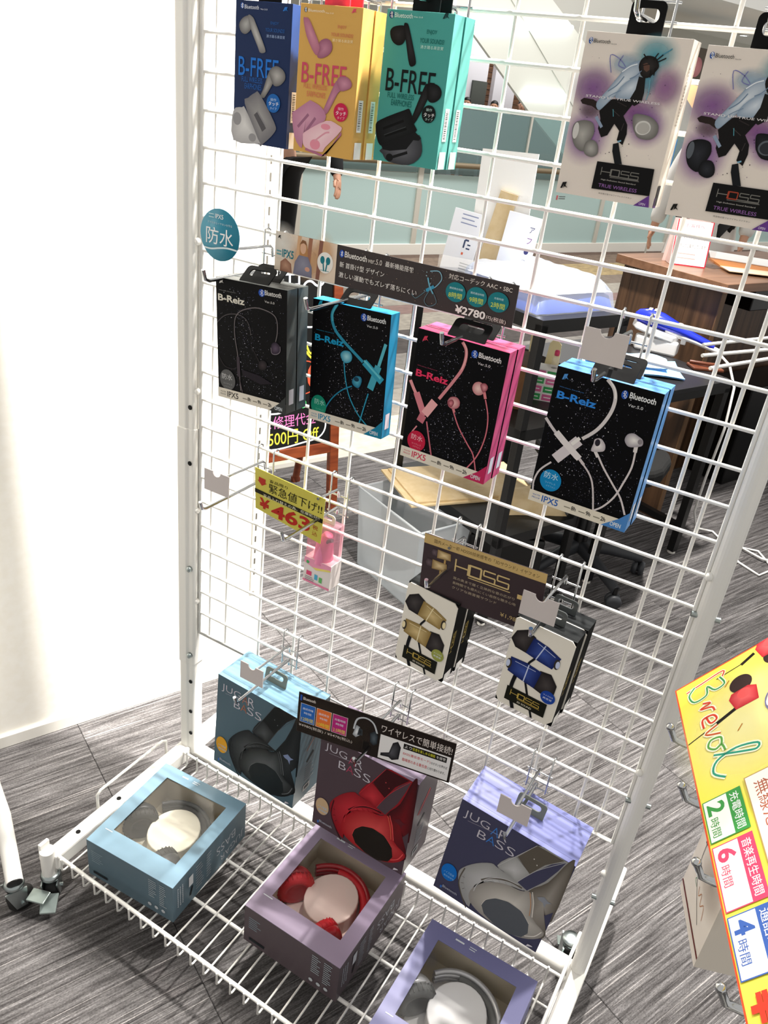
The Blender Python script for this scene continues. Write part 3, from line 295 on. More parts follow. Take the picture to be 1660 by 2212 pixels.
# ================================================================== THE SETTING
# carpet of square tiles, pile lines running along the room axis
def carpet_mat():
    m = mat('carpet_pile', '#5a5552', 0.95, spec=0.1); n = m.node_tree.nodes; l = m.node_tree.links; b = n['Principled BSDF']
    tc = n.new('ShaderNodeTexCoord'); oi = n.new('ShaderNodeObjectInfo'); ad = n.new('ShaderNodeVectorMath'); ad.operation = 'MULTIPLY_ADD'
    cb = n.new('ShaderNodeCombineXYZ'); l.new(oi.outputs['Random'], cb.inputs[0]); l.new(oi.outputs['Random'], cb.inputs[2])
    ad.inputs[1].default_value = (37, 0, 91); l.new(cb.outputs[0], ad.inputs[0]); l.new(tc.outputs['Object'], ad.inputs[2])
    def nz(sx, sy, detail, rough=0.6):
        mp = n.new('ShaderNodeMapping'); mp.inputs['Scale'].default_value = (sx, sy, 1); l.new(ad.outputs[0], mp.inputs[0])
        t = n.new('ShaderNodeTexNoise'); t.inputs['Scale'].default_value = 1; t.inputs['Detail'].default_value = detail; t.inputs['Roughness'].default_value = rough; l.new(mp.outputs[0], t.inputs[0]); return t.outputs[0]
    def ramp(src, stops):
        r = n.new('ShaderNodeValToRGB'); e = r.color_ramp.elements
        e[0].position = stops[0][0]; e[0].color = (*lin(stops[0][1]), 1); e[1].position = stops[-1][0]; e[1].color = (*lin(stops[-1][1]), 1)
        for p, c in stops[1:-1]: q = e.new(p); q.color = (*lin(c), 1)
        l.new(src, r.inputs[0]); return r.outputs[0]
    base = ramp(nz(5.5, 130, 6, 0.78), [(0.30, '#302e2e'), (0.44, '#585555'), (0.56, '#787575'), (0.70, '#a09c9d')])
    line = ramp(nz(2.6, 330, 2), [(0.62, '#000000'), (0.72, '#d0d0d0')])
    mx = n.new('ShaderNodeMix'); mx.data_type = 'RGBA'; l.new(line, mx.inputs[0]); l.new(base, mx.inputs[6]); mx.inputs[7].default_value = (*lin('#dfd9d6'), 1)
    fine = ramp(nz(260, 420, 2), [(0.25, '#8a8a8a'), (0.75, '#ffffff')])
    mm = n.new('ShaderNodeMix'); mm.data_type = 'RGBA'; mm.blend_type = 'MULTIPLY'; mm.inputs[0].default_value = 0.75; l.new(mx.outputs[2], mm.inputs[6]); l.new(fine, mm.inputs[7])
    l.new(mm.outputs[2], b.inputs['Base Color'])
    bp = n.new('ShaderNodeBump'); bp.inputs['Strength'].default_value = 0.35; bp.inputs['Distance'].default_value = 0.004; l.new(nz(60, 420, 3), bp.inputs['Height']); l.new(bp.outputs[0], b.inputs['Normal'])
    return m
CARPET = carpet_mat()
floor = struct(obj('floor', MB().box(-2.6, 5.2, -3.0, 1.44, -0.06, -0.006), mat('subfloor', '#2e2b2a', 0.9), rot=(0, 0, ROOM_ROT)))
tile_me = None
for i in range(13):
    for j in range(7):
        if tile_me is None:
            t0 = obj('carpet_tile', MB().box(-0.2996, 0.2996, -0.2996, 0.2996, -0.006, 0.0), CARPET, floor, bevel=0.0012, seg=1); tile_me = t0.data; t = t0
        else: t = inst(t0, floor)
        t.location = (-2.3 + 0.6 * i, 1.14 - 0.6 * j, 0)
# threshold and the mall floor beyond it: woven strips parallel to the edge
struct(obj('trim_1', MB().box(-2.6, 8.5, 1.44, 1.475, -0.02, 0.003), mat('threshold_metal', '#d9d5cc', 0.3, 0.6), rot=(0, 0, ROOM_ROT)))
mall = struct(obj('floor_mall', MB().box(-3, 12, 1.475, 5.55, -0.12, -0.006), mat('mall_screed', '#6b6258', 0.9), rot=(0, 0, ROOM_ROT)))
strips = [(1.475, 1.78, '#dccfb8', '#c9bba2'), (1.78, 2.1, '#a39d93', '#8c867d'), (2.1, 2.62, '#9b968f', '#847f79'), (2.62, 3.05, '#4a4543', '#5a5350'), (3.05, 3.4, '#8d867c', '#a79f92'),
          (3.4, 3.62, '#7f6863', '#8c746d'), (3.62, 3.95, '#8d877e', '#a19a8e'), (3.95, 4.25, '#716459', '#83766a'), (4.25, 4.75, '#b09a70', '#8d7b5c'), (4.75, 5.15, '#6f5e52', '#857263'), (5.15, 5.5, '#5b4a41', '#6a574c')]
for k, (y0, y1, c1, c2) in enumerate(strips):
    obj('carpet_strip', MB().box(-3, 12, y0 + 0.003, y1, -0.006, 0.0), noise_mat('mall_carpet_%d' % k, c1, c2, 14, 0.95, (1, 1.6, 1), 6), mall)
struct(obj('floor_lower', MB().box(-20, 40, 5.6, 30, -4.3, -4.2), mat('lower_mall_floor', '#b9b6ae', 0.4), rot=(0, 0, ROOM_ROT)))

WALLP = noise_mat('white_wallpaper', '#f4f0e6', '#f7f4ec', 60, 0.7, bump=0.02)
wl = struct(obj('wall_left', MB().box(-3.0, 0.282, 0.375, 0.60, 0, 2.9), WALLP, rot=(0, 0, ROOM_ROT)))
struct(obj('baseboard_left', MB().box(-3.0, 0.284, 0.367, 0.375, 0, 0.034), mat('baseboard_vinyl', '#efece4', 0.4), rot=(0, 0, ROOM_ROT), bevel=0.002))
up = obj('slotted_upright', MB().box(0.248, 0.262, 0.369, 0.375, 0.25, 2.6), WHITE, wl)
sl = MB()
for k in range(70): sl.box(0.253, 0.257, 0.3685, 0.3692, 0.30 + k * 0.032, 0.316 + k * 0.032)
o = obj('slot', sl, mat('slot_dark', '#5a564e', 0.8), wl); o['kind'] = 'stuff'

# ---- glass balustrade along the void
bal = thing('glass_balustrade', 'long balustrade of frosted blue-green glass with brass handrail at the edge of the walkway', 'railing', (0, 0, 0), (0, 0, ROOM_ROT))
BW = mat('balustrade_white', '#e6e3da', 0.4)
obj('base_rail', MB().box(1.0, 12, 5.27, 5.33, 0.0, 0.105), BW, bal, bevel=0.004)
FROST = clear_mat('frosted_glass', '#cfe4e3', 0.06, 0.3, 0.74, '#c3dad8')
CLG = clear_mat('clear_tinted_glass', '#b9cfd0', 0.06, 0.02, 0.22, '#b0c8c8')
POST = mat('satin_post', '#cfccc2', 0.35, 0.3)
xs = [1.84, 3.15, 4.455, 5.77, 7.09, 8.4, 9.7, 11.0]
for x0, x1 in zip(xs, xs[1:]):
    obj('frosted_pane', MB().box(x0 + 0.03, x1 - 0.03, 5.294, 5.306, 0.105, 0.742), FROST, bal)
    obj('clear_pane', MB().box(x0 + 0.012, x1 - 0.012, 5.295, 5.305, 0.748, 1.325), CLG, bal)
for x in xs: obj('mullion', MB().box(x - 0.03, x + 0.03, 5.275, 5.325, 0.10, 0.80), POST, bal, bevel=0.004)
for x in xs: obj('upright', MB().box(x - 0.012, x + 0.012, 5.28, 5.32, 0.80, 1.33), POST, bal)
obj('handrail', MB().tube([(1.0, 5.24, 0.837), (12, 5.24, 0.837)], 0.026, 14), mat('brass_rail', '#7d6e57', 0.4, 0.2), bal)

k = Ink(0.0008); k.rect('#c0646c', 6.335, 0.556, 6.36, 0.60); k.bars('#6a6f70', 6.375, 0.585, 0.10, 2, 0.02, 0.008, random.Random(2)); k.build('glass_sticker', bal, Matrix.Translation((0, 5.293, 0)))
# ---- across the void: escalator flank with strip lights, shops, ceiling
esc = thing('escalator', 'sloping pale grey escalator flank with lit white strips across the void', 'escalator', (0, 0, 0), (0, 0, ROOM_ROT))
XZ = Matrix(((1, 0, 0, 0), (0, 0, 1, 0), (0, 1, 0, 0), (0, 0, 0, 1)))
obj('flank_panel', MB().prism([(4.8, 3.62), (7.213, 2.09), (8.416, 1.294), (9.165, 0.853), (12.3, -1.2), (14.2, -0.55), (10.02, 1.79), (9.08, 2.338), (8.421, 2.687), (5.6, 4.5)], 8.0, 8.05, XZ), mat('escalator_panel', '#e6e5da', 0.5), esc)
obj('upper_flank', MB().prism([(5.6, 4.52), (8.421, 2.71), (9.08, 2.36), (10.02, 1.81), (14.2, -0.53), (14.6, 0.2), (10.5, 2.6), (6.6, 5.2)], 8.07, 8.12, XZ), mat('escalator_upper', '#bdbbb3', 0.5), esc)
seam = obj('panel_seam', MB().tube([(7.5, 2.72, 0), (9.6, 1.18, 0)], 0.006, 6, M=XZ), mat('seam_grey', '#b7b6ab', 0.6), esc); seam.location = (0, 7.995, 0)
LED = mat('lit_strip', '#ffffff', 0.5, emit='#e8fbff', estr=4.0)
for (x0, z0), (x1, z1) in (((6.6, 2.16), (7.80, 2.305)), ((7.885, 2.306), (8.85, 2.42)), ((8.17, 1.545), (9.02, 1.567))):
    obj('strip_light', MB().tube([(x0, 7.975, z0), (x1, 7.975, z1)], 0.034, 12), LED, esc)
bw = struct(obj('wall_back', MB().box(2, 24, 12.3, 12.5, -4, 4.2), mat('mall_back_wall', '#b9b7ad', 0.6), rot=(0, 0, ROOM_ROT)))
struct(obj('trim_2', MB().box(6, 20, 11.3, 11.45, 0.6, 1.22), mat('opposite_parapet', '#8d9a99', 0.4), rot=(0, 0, ROOM_ROT)))
struct(obj('floor_opposite', MB().box(6, 20, 11.3, 12.3, -0.1, 0.0), mat('opposite_floor', '#98928a', 0.5), rot=(0, 0, ROOM_ROT)))
WOODS = noise_mat('brown_slats', '#5d4130', '#7d5a42', 4, 0.5, (1, 1, 14))
shopf = thing('shop_front', 'far shop front of white piers and brown wooden slats beneath the escalator', 'shop', RM(0, 0, 0), (0, 0, ROOM_ROT))
for x0, x1 in ((10.3, 10.99), (11.19, 11.75)): obj('white_pier', MB().box(x0, x1, 12.0, 12.28, 0.0, 3.2), mat('pier_white', '#eceaf2', 0.5), shopf)
for x0, x1 in ((10.99, 11.19), (11.75, 12.2)):
    for k in range(18): obj('slat', MB().box(x0, x1, 12.1, 12.2, 0.9 + k * 0.1, 0.99 + k * 0.1), WOODS, shopf)
obj('doorway', MB().box(10.62, 10.98, 11.96, 12.0, 0.0, 1.72), mat('doorway_dark', '#555955', 0.6), shopf)
struct(obj('ceiling', MB().box(2, 30, 8.6, 20, 3.3, 3.5), mat('mall_ceiling', '#efeee8', 0.8), rot=(0, 0, ROOM_ROT)))
for x, z in ((17.5, 11.2),):
    dl = thing('downlight', 'small round recessed downlight in the far grey ceiling at the upper right', 'lamp', RM(x, z, 3.3))
    obj('trim_ring', MB().lathe([(0.11, 0), (0.11, -0.02), (0.08, -0.02), (0.08, 0)], 20), WHITE, dl); obj('lens', MB().lathe([(0.08, -0.012), (0.079, -0.016)], 20), LED, dl)
kio = thing('display_stand', 'far dark display stand with a pink disc over a lit orange panel', 'display', RM(14.3, 10.0, 0), (0, 0, ROOM_ROT))
obj('cabinet', MB().box(-0.9, 0.9, -0.05, 0.4, 0.2, 1.72), mat('kiosk_grey', '#a5a6a4', 0.5), kio)
obj('dark_panel', MB().box(-0.9, 0.9, -0.06, 0.3, 2.12, 2.75), mat('kiosk_dark', '#4f4437', 0.5), kio)
obj('lit_panel', MB().box(-0.7, 0.9, -0.07, 0.3, 1.72, 2.12), mat('kiosk_orange', '#f4cfa0', 0.5, emit='#ffc98a', estr=0.9), kio)
obj('disc', MB().lathe([(0.001, 0), (0.17, 0), (0.17, 0.02), (0.001, 0.02)], 24, Matrix.Translation((0.1, -0.065, 2.42)) @ Matrix.Rotation(rad(90), 4, 'X')), mat('kiosk_pink', '#c98186', 0.5), kio)
ban = thing('hanging_banner', 'narrow bright blue banner hanging far behind the right white earphone box', 'banner', RM(7.64, 4.95, 0.0), (0, 0, ROOM_ROT))
obj('cloth', MB().box(-0.05, 0.05, -0.004, 0.004, 0.93, 1.27), mat('banner_blue', '#2f7fc0', 0.5), ban); obj('pole', MB().cyl((0, 0.01, -0.0), (0, 0.01, 1.34), 0.01, 8), POST, ban); obj('foot', MB().box(-0.15, 0.15, -0.12, 0.12, -0.006, 0.012), BLACKP, ban)

# ================================================================== THE MESH RACK
P, Q, Z0 = 0.08, 0.049298, 1.31
rack = thing('display_rack', 'tall white wire mesh display rack on castors with coloured earphone boxes hung on it', 'rack')
colx = [-0.040 - 0.025] + [-0.04] + [P * k for k in range(10)] + [P * 9.45, P * 9 + 0.062]
ztop = Z0 + 10 * Q; zbot = Z0 - 18 * Q
v0 = obj('vertical_wire', MB().tube([(0, 0.0035, 0), (0, 0.0035, ztop - zbot)], 0.0026, 8), WHITE, rack, (colx[1], 0, zbot))
for x in colx[2:-1]: inst(v0, rack, loc=(x, 0, zbot))
h0 = obj('horizontal_wire', MB().tube([(-0.066, 0, 0), (0.788, 0, 0)], 0.0027, 8), WHITE, rack, (0, 0, Z0 - 17 * Q))
for r in range(-10, 17): inst(h0, rack, loc=(0, 0, Z0 - r * Q))
obj('mesh_frame', MB().tube([(-0.063, 0, ztop), (-0.063, 0, zbot), (0.7855, 0, zbot), (0.7855, 0, ztop)], 0.004, 8), WHITE, rack)
# left post: sleeve over inner post, flange with holes
lp = MB()
lp.prism([(-0.1045, -0.012), (-0.1, -0.0165), (-0.084, -0.0165), (-0.08, -0.013), (-0.0705, -0.013), (-0.0675, -0.010), (-0.0675, 0.012), (-0.071, 0.0155), (-0.1, 0.0155), (-0.1045, 0.011)], 0.10, 1.95)
pl = obj('post', lp, WHITE, rack, bevel=0.0015)
sv = obj('post_sleeve', MB().prism([(-0.1062, -0.013), (-0.101, -0.0185), (-0.083, -0.0185), (-0.079, -0.0145), (-0.0695, -0.0145), (-0.066, -0.011), (-0.066, 0.013), (-0.07, 0.0175), (-0.101, 0.0175), (-0.1062, 0.012)], 0.345, 0.86), WHITE, rack, bevel=0.0015)
for z in (0.90, 0.795, 0.30, 0.22, 0.16):
    obj('bolt_hole', MB().lathe([(0.0001, 0), (0.0042, 0), (0.0042, 0.0012), (0.0001, 0.0012)], 14, Matrix.Translation((-0.0745, -0.0142 if z < 0.34 or z > 0.86 else -0.0152, z)) @ Matrix.Rotation(rad(90), 4, 'X')), mat('hole_black', '#0a0a0a', 0.9), rack)
for z in (0.575, 0.37):
    obj('bolt', MB().lathe([(0.0001, 0.008), (0.0055, 0.006), (0.006, 0), (0.0001, 0)], 10, Matrix.Translation((-0.0745, -0.0152, z)) @ Matrix.Rotation(rad(90), 4, 'X')), STEEL, rack)
for z in (1.175, 0.93, 0.70, 0.50): obj('panel_clip', MB().blob((-0.0655, -0.006, z), 0.005, 0.006, 0.006, 10, 6), WHITE, rack)
# right post: plain oval tube
obj('post', MB().prism([(0.8005 + 0.0128 * cos(2 * pi * k / 20), 0.0115 * sin(2 * pi * k / 20)) for k in range(20)], 0.10, 1.95), WHITE, rack)
for z in (0.30, 0.52, 0.86):
    obj('bolt', MB().tube([(0.783, -0.006, z), (0.8185, 0.002, z)], 0.0042, 10), STEEL, rack); obj('panel_clip', MB().blob((0.789, -0.008, z + 0.06), 0.005, 0.006, 0.006, 10, 6), WHITE, rack)
# base
for x0, x1, nm in ((-0.107, -0.077, 'left'), (0.787, 0.817, 'right')):
    b = MB().box(x0, x1, -0.362, 0.26, 0.082, 0.116); obj('base_rail', b, WHITE, rack, bevel=0.004)
    obj('end_cap', MB().tube([((x0 + x1) / 2 - 0.004, -0.366, 0.064), ((x0 + x1) / 2 - 0.004, -0.366, 0.128)], 0.0135, 16).box(x0 - 0.003, x0 + 0.004, -0.374, -0.354, 0.10, 0.140), WHITE, rack, bevel=0.001)
    for y in (-0.30, -0.20): obj('bolt_hole', MB().cyl(((x0 + x1) / 2, y, 0.1155), ((x0 + x1) / 2, y, 0.1168), 0.0045, 12), mat('hole_black', '#0a0a0a', 0.9), rack)
obj('cross_tube', MB().tube([(-0.09, 0.004, 0.100), (0.80, 0.004, 0.100)], 0.0145, 18), WHITE, rack)
for x in (-0.02, 0.72): obj('tube_collar', MB().tube([(x, 0.004, 0.10), (x + 0.06, 0.004, 0.10)], 0.0165, 18), WHITE, rack)
# two slim rear stay bars that show between the boxes
for z in (0.358, 0.238): obj('stay_bar', MB().tube([(0.43, 0.010, z), (0.62, 0.010, z)], 0.003, 8), WHITE, rack)
def castor(parent, x, y, ztop_, rot, pedal=True):
    M = Matrix.Translation((x, y, 0)) @ Matrix.Rotation(rot, 4, 'Z')
    c = obj('castor', MB().lathe([(0.016, ztop_ - 0.012), (0.0185, ztop_ - 0.006), (0.015, ztop_), (0.005, ztop_)], 18, Matrix.Translation((0, 0, 0))), STEEL, parent, M=M)
    fk = MB()
    for s in (-1, 1): fk.prism([(-0.016, 0.016), (0.004, 0.014), (0.020, ztop_ - 0.012), (-0.018, ztop_ - 0.012)], s * 0.0135 - 0.0012, s * 0.0135 + 0.0012, XZ)
    obj('fork', fk, STEEL, c)
    obj('wheel', MB().lathe([(0.004, -0.0115), (0.022, -0.0115), (0.0245, -0.008), (0.0245, 0.008), (0.022, 0.0115), (0.004, 0.0115)], 24, Matrix.Translation((-0.008, 0, 0.0245)) @ Matrix.Rotation(rad(90), 4, 'X')), RUBBER, c)
    obj('axle', MB().cyl((-0.008, -0.018, 0.0245), (-0.008, 0.018, 0.0245), 0.004, 10), STEEL, c)
    if pedal:
        pd = MB(); pd.add([(-0.045, -0.016, 0.05), (-0.045, 0.016, 0.05), (-0.018, 0.012, 0.034), (-0.018, -0.012, 0.034), (-0.045, -0.016, 0.054), (-0.045, 0.016, 0.054), (-0.018, 0.012, 0.038), (-0.018, -0.012, 0.038)], [(3, 2, 1, 0), (4, 5, 6, 7), (0, 1, 5, 4), (1, 2, 6, 5), (2, 3, 7, 6), (3, 0, 4, 7)])
        pd.add([(0.018, -0.016, 0.030), (0.018, 0.016, 0.030), (0.048, 0.014, 0.016), (0.048, -0.014, 0.016), (0.018, -0.016, 0.035), (0.018, 0.016, 0.035), (0.048, 0.014, 0.020), (0.048, -0.014, 0.020)], [(3, 2, 1, 0), (4, 5, 6, 7), (0, 1, 5, 4), (1, 2, 6, 5), (2, 3, 7, 6), (3, 0, 4, 7)])
        obj('brake_pedal', pd, mat('pedal_grey', '#98a4a0', 0.35, 0.6), c, bevel=0.001)
    return c
castor(rack, -0.094, -0.366, 0.070, rad(-50)); castor(rack, 0.81, -0.358, 0.085, rad(200)); castor(rack, -0.085, 0.235, 0.085, rad(40)); castor(rack, 0.772, 0.074, 0.085, rad(110))

# ---- wire basket on the base rails
bas = thing('wire_basket', 'low white wire basket shelf across the foot of the mesh rack', 'basket', (0, 0, 0))
zr, zf, yf, yb = 0.116, 0.088, -0.357, -0.035
n = 31; cw = None
for k in range(n):
    x = -0.066 + k * (0.852 / (n - 1))
    if cw is None:
        cw = obj('cross_wire', MB().tube([(0, yf - 0.004, zr + 0.004), (0, yf - 0.004, zf + 0.004), (0, yf + 0.001, zf), (0, yb - 0.004, zf), (0, yb, zf + 0.004), (0, yb, zr + 0.010)], 0.0019, 8), WHITE, bas, (x, 0, 0))
    else: inst(cw, bas, loc=(x, 0, 0))
obj('front_rim', MB().tube([(-0.078, yf, zr), (0.79, yf, zr)], 0.0036, 10), WHITE, bas)
obj('back_rim', MB().tube([(-0.078, yb + 0.003, zr), (0.79, yb + 0.003, zr)], 0.003, 10), WHITE, bas)
for y, r in ((-0.262, 0.0034), (-0.165, 0.003), (-0.075, 0.0024)): obj('long_wire', MB().tube([(-0.078, y, zf - 0.004), (0.79, y, zf - 0.004)], r, 10), WHITE, bas)
for x, ye in ((-0.112, -0.050), (0.7835, 0.046)): obj('side_guard', MB().tube([(x, -0.235, 0.100), (x, -0.235, 0.142), (x, -0.225, 0.149), (x, ye - 0.010, 0.149), (x, ye, 0.142), (x, ye, 0.100)], 0.003, 8), WHITE, bas)

# ================================================================== HOOKS
def hook(x, row, label, arm=0.150, price=0.108, card=True, group='chrome display hooks on the mesh rack', short=False):
    z = Z0 - row * Q
    t = thing('display_hook', label, 'hook', (x, -0.0055, z), (0, 0, 0), group)
    bp = MB()
    for s in (-1, 1): bp.tube([(s * 0.0165, 0.0125, -0.007), (s * 0.0165, 0.0120, 0.003), (s * 0.0165, 0.006, 0.0062), (s * 0.0165, 0.0, 0.003), (s * 0.0165, -0.0005, -0.066)], 0.0015, 7)
    for zz in (-0.030, -0.048, -0.062): bp.tube([(-0.021, 0.001, zz), (0.021, 0.001, zz)], 0.0014, 7)
    obj('hook_base', bp, CHROME, t)
    obj('product_arm', MB().tube([(0, -0.001, -0.062), (0, -0.001, -0.053), (0, -0.006, -0.050), (0, -arm + 0.012, -0.050), (0, -arm + 0.004, -0.047), (0, -arm, -0.034)], 0.0028, 10), CHROME, t)
    if price: obj('price_arm', MB().tube([(0, -0.001, -0.032), (0, -0.003, -0.020), (0, -0.008, -0.016), (0, -price, -0.012)], 0.0022, 10), CHROME, t)
    if card:
        c = [(-0.0245, -0.018), (0.0245, -0.018), (0.0245, 0.018)] + [(0.008 * cos(a), 0.018 - 0.008 * sin(a)) for a in [pi * k / 10 for k in range(11)]] + [(-0.0245, 0.018)]
        obj('price_card_holder', MB().prism(c, -0.0008, 0.0008, Matrix.Translation((-0.002, -price - 0.001, -0.016)) @ XZ), CARD, t)
    return t
H = {}
H['black'] = hook(0.080, 2, 'chrome hook holding the black earphone boxes below the round teal waterproof disc', price=0.118, card=False)
H['blue'] = hook(0.252, 2, 'chrome hook holding the cyan blue earphone box under the brown banner', arm=0.156, price=0.07, card=False)
H['pink'] = hook(0.440, 2, 'chrome hook holding the pink earphone boxes under the price on the brown banner', price=0.07, card=False)
H['pale'] = hook(0.618, 2, 'chrome hook with blank price card above the pale blue earphone boxes', arm=0.136)
H['empty'] = hook(0.084, 9, 'empty chrome hook with a blank price card at left of the yellow price sign', arm=0.158, price=0.118)
H['pinkpk'] = hook(0.233, 9, 'chrome hook behind the yellow price sign holding the pink plastic pack', price=0.062, card=False)
H['gold'] = hook(0.457, 9, 'chrome hook holding gold earphone boxes behind the dark sign', arm=0.12, price=0.058, card=False)
H['cobalt'] = hook(0.616, 9, 'chrome hook with a blank price card holding the cobalt blue earphone boxes', arm=0.132)
H['jb'] = hook(0.160, 16, 'chrome hook with a blank price card over the hanging slate blue headphone box', arm=0.156)
H['jr'] = hook(0.396, 16, 'chrome hook over the hanging maroon headphone box behind the brown sign', price=0.098, card=False)
H['jv'] = hook(0.651, 16, 'chrome hook with a blank price card over the hanging violet headphone box', arm=0.140)
H['navy'] = hook(0.122, -5, 'chrome hook at the top holding the navy earphone box', card=False, price=0)
H['yellow'] = hook(0.225, -5, 'chrome hook at the top holding the yellow earphone boxes', card=False, price=0)
H['teal'] = hook(0.328, -5, 'chrome hook at the top holding the teal earphone boxes', card=False, price=0)
H['hd1'] = hook(0.562, -5, 'chrome hook at the top through the black tab of the left white earphone box', arm=0.085, card=False, price=0)
H['hd2'] = hook(0.685, -5, 'chrome hook at the top through the black tab of the right white earphone box', arm=0.085, card=False, price=0)
# ================================================================== PRODUCTS
def carton(root, w, d, h, front, side, top, back=None, bevel=0.0006, name='carton', bottom=None):
    b = MB(); v = [(0, 0, 0), (w, 0, 0), (w, d, 0), (0, d, 0), (0, 0, h), (w, 0, h), (w, d, h), (0, d, h)]
    b.mat(0).add(v, [(0, 1, 5, 4)]); b.mat(1).add(v, [(1, 2, 6, 5), (3, 0, 4, 7), (2, 3, 7, 6), (3, 2, 1, 0)]); b.mat(2).add(v, [(4, 5, 6, 7)])
    # tuck-flap seam on the lid
    b.mat(1).box(0.002, w - 0.002, d * 0.10, d * 0.10 + 0.0004, h - 0.0001, h + 0.0002)
    me = b.mesh(name); bm = bmesh.new(); bm.from_mesh(me); bmesh.ops.remove_doubles(bm, verts=bm.verts, dist=1e-6); bmesh.ops.recalc_face_normals(bm, faces=bm.faces); bm.to_mesh(me); bm.free()
    for m in (front, side, top): me.materials.append(m)
    o = bpy.data.objects.new(name, me); COL.objects.link(o); o.parent = root
    bv = o.modifiers.new('bevel', 'BEVEL'); bv.width = bevel; bv.segments = 2; bv.limit_method = 'ANGLE'; bv.angle_limit = rad(40)
    return o
def hangtab(root, w, d, h, m, tw=0.036, th=0.026, y=None, tilt=0.0):
    """flat plastic euro-hang tab with a slot, standing on the lid"""
    y = d * 0.5 if y is None else y
    def rr(x0, x1, z0, z1, r, n=5):
        out = []
        for cx, cz, a0 in ((x1 - r, z0 + r, -90), (x1 - r, z1 - r, 0), (x0 + r, z1 - r, 90), (x0 + r, z0 + r, 180)):
            for k in range(n + 1): a = rad(a0 + 90 * k / n); out.append((cx + r * cos(a), cz + r * sin(a)))
        return out
    outer = rr(-tw / 2, tw / 2, -0.004, th, 0.006); inner = rr(-tw * 0.33, tw * 0.33, th * 0.38, th * 0.78, th * 0.17)
    nO = len(outer); t = 0.0009; vs = []; fs = []
    for yy in (-t, t): vs += [(a, yy, b) for a, b in outer] + [(a, yy, b) for a, b in inner]
    L = 2 * nO
    for s in (0, L):
        for k in range(nO): fs.append((s + k, s + (k + 1) % nO, s + nO + (k + 1) % nO, s + nO + k))
    for k in range(nO): fs.append((k, (k + 1) % nO, L + (k + 1) % nO, L + k)); fs.append((nO + k, nO + (k + 1) % nO, L + nO + (k + 1) % nO, L + nO + k))
    return obj('hang_tab', MB().add(vs, fs), m, root, M=Matrix.Translation((w / 2, y, h)) @ Matrix.Rotation(tilt, 4, 'X'))
TABK = mat('hang_tab_black', '#0c0c0d', 0.6, spec=0.12); TABG = mat('hang_tab_grey', '#7d8278', 0.35)
def product(name, label, x, y, z, rot=(0, 0, 0), group=None):
    return thing(name, label, 'box', (x, y, z), rot, group)
ART_R = random.Random(3)

# ---- small earbud cartons on the top row
def bfree(x, y, z, art, cf, cs, ct, label, title, full=True, dark=False):
    r = product('earbud_box', label, x, y, z, group='slim earbud boxes on the top row of hooks'); w, d, h = .085, .0235, .155
    carton(r, w, d, h, cf, cs, ct)
    if full: Ink().art(ART[art]).build('front_print', r)
    s = Ink(); s.barcode(0.006, 0.030, 0.010, 0.034, ART_R); s.rect('#f1f0ec', 0.004, 0.0005, 0.019, 0.019); s.build('side_label', r, FACE_R(w, d))
    q = Ink(); q.text('#161616', title, 0, 0, 0.017, 0.0075, 'b'); q.build('side_lettering', r, FACE_R(w, d) @ Matrix.Translation((0.0145, 0, 0.001)) @ Matrix.Rotation(rad(-90), 4, 'Y'))
    hangtab(r, w, d, h, TABK if dark else mat('tab_pink', '#c8304f', 0.3) if 'yellow' in art else TABK, 0.034, 0.05)
    return r
YEL = mat('carton_yellow', '#dfae5c', 0.45, spec=0.2); YES = mat('carton_yellow_side', '#e3b262', 0.45, spec=0.2); TEA = mat('carton_teal', '#4da89f', 0.45, spec=0.2); NAV = mat('carton_navy', '#192d57', 0.45, spec=0.2)
NAS = mat('carton_navy_side', '#26437a', 0.42, coat=0.1); TES = mat('carton_teal_side', '#6cbab2', 0.45, spec=0.2)
bfree(0.0795, -0.100, 1.3355, 'bfree_navy', NAV, NAS, NAS, 'navy blue earbud box with white earbuds printed on it', 'B-FREE')
bfree(0.181, -0.107, 1.3365, 'bfree_yellow', YEL, YES, YES, 'front yellow earbud box with pink earbuds printed on it', 'B-FREE')
bfree(0.1825, -0.0825, 1.3365, 'bfree_yellow', YEL, YES, YES, 'yellow earbud box right behind the front yellow one', 'B-FREE')
bfree(0.283, -0.084, 1.3395, 'bfree_teal', TEA, TES, TES, 'front teal earbud box with black earbuds printed on it', 'B-FREE')
bfree(0.2845, -0.0595, 1.3395, 'bfree_teal', TEA, TES, TES, 'teal earbud box right behind the front teal one', 'B-FREE')

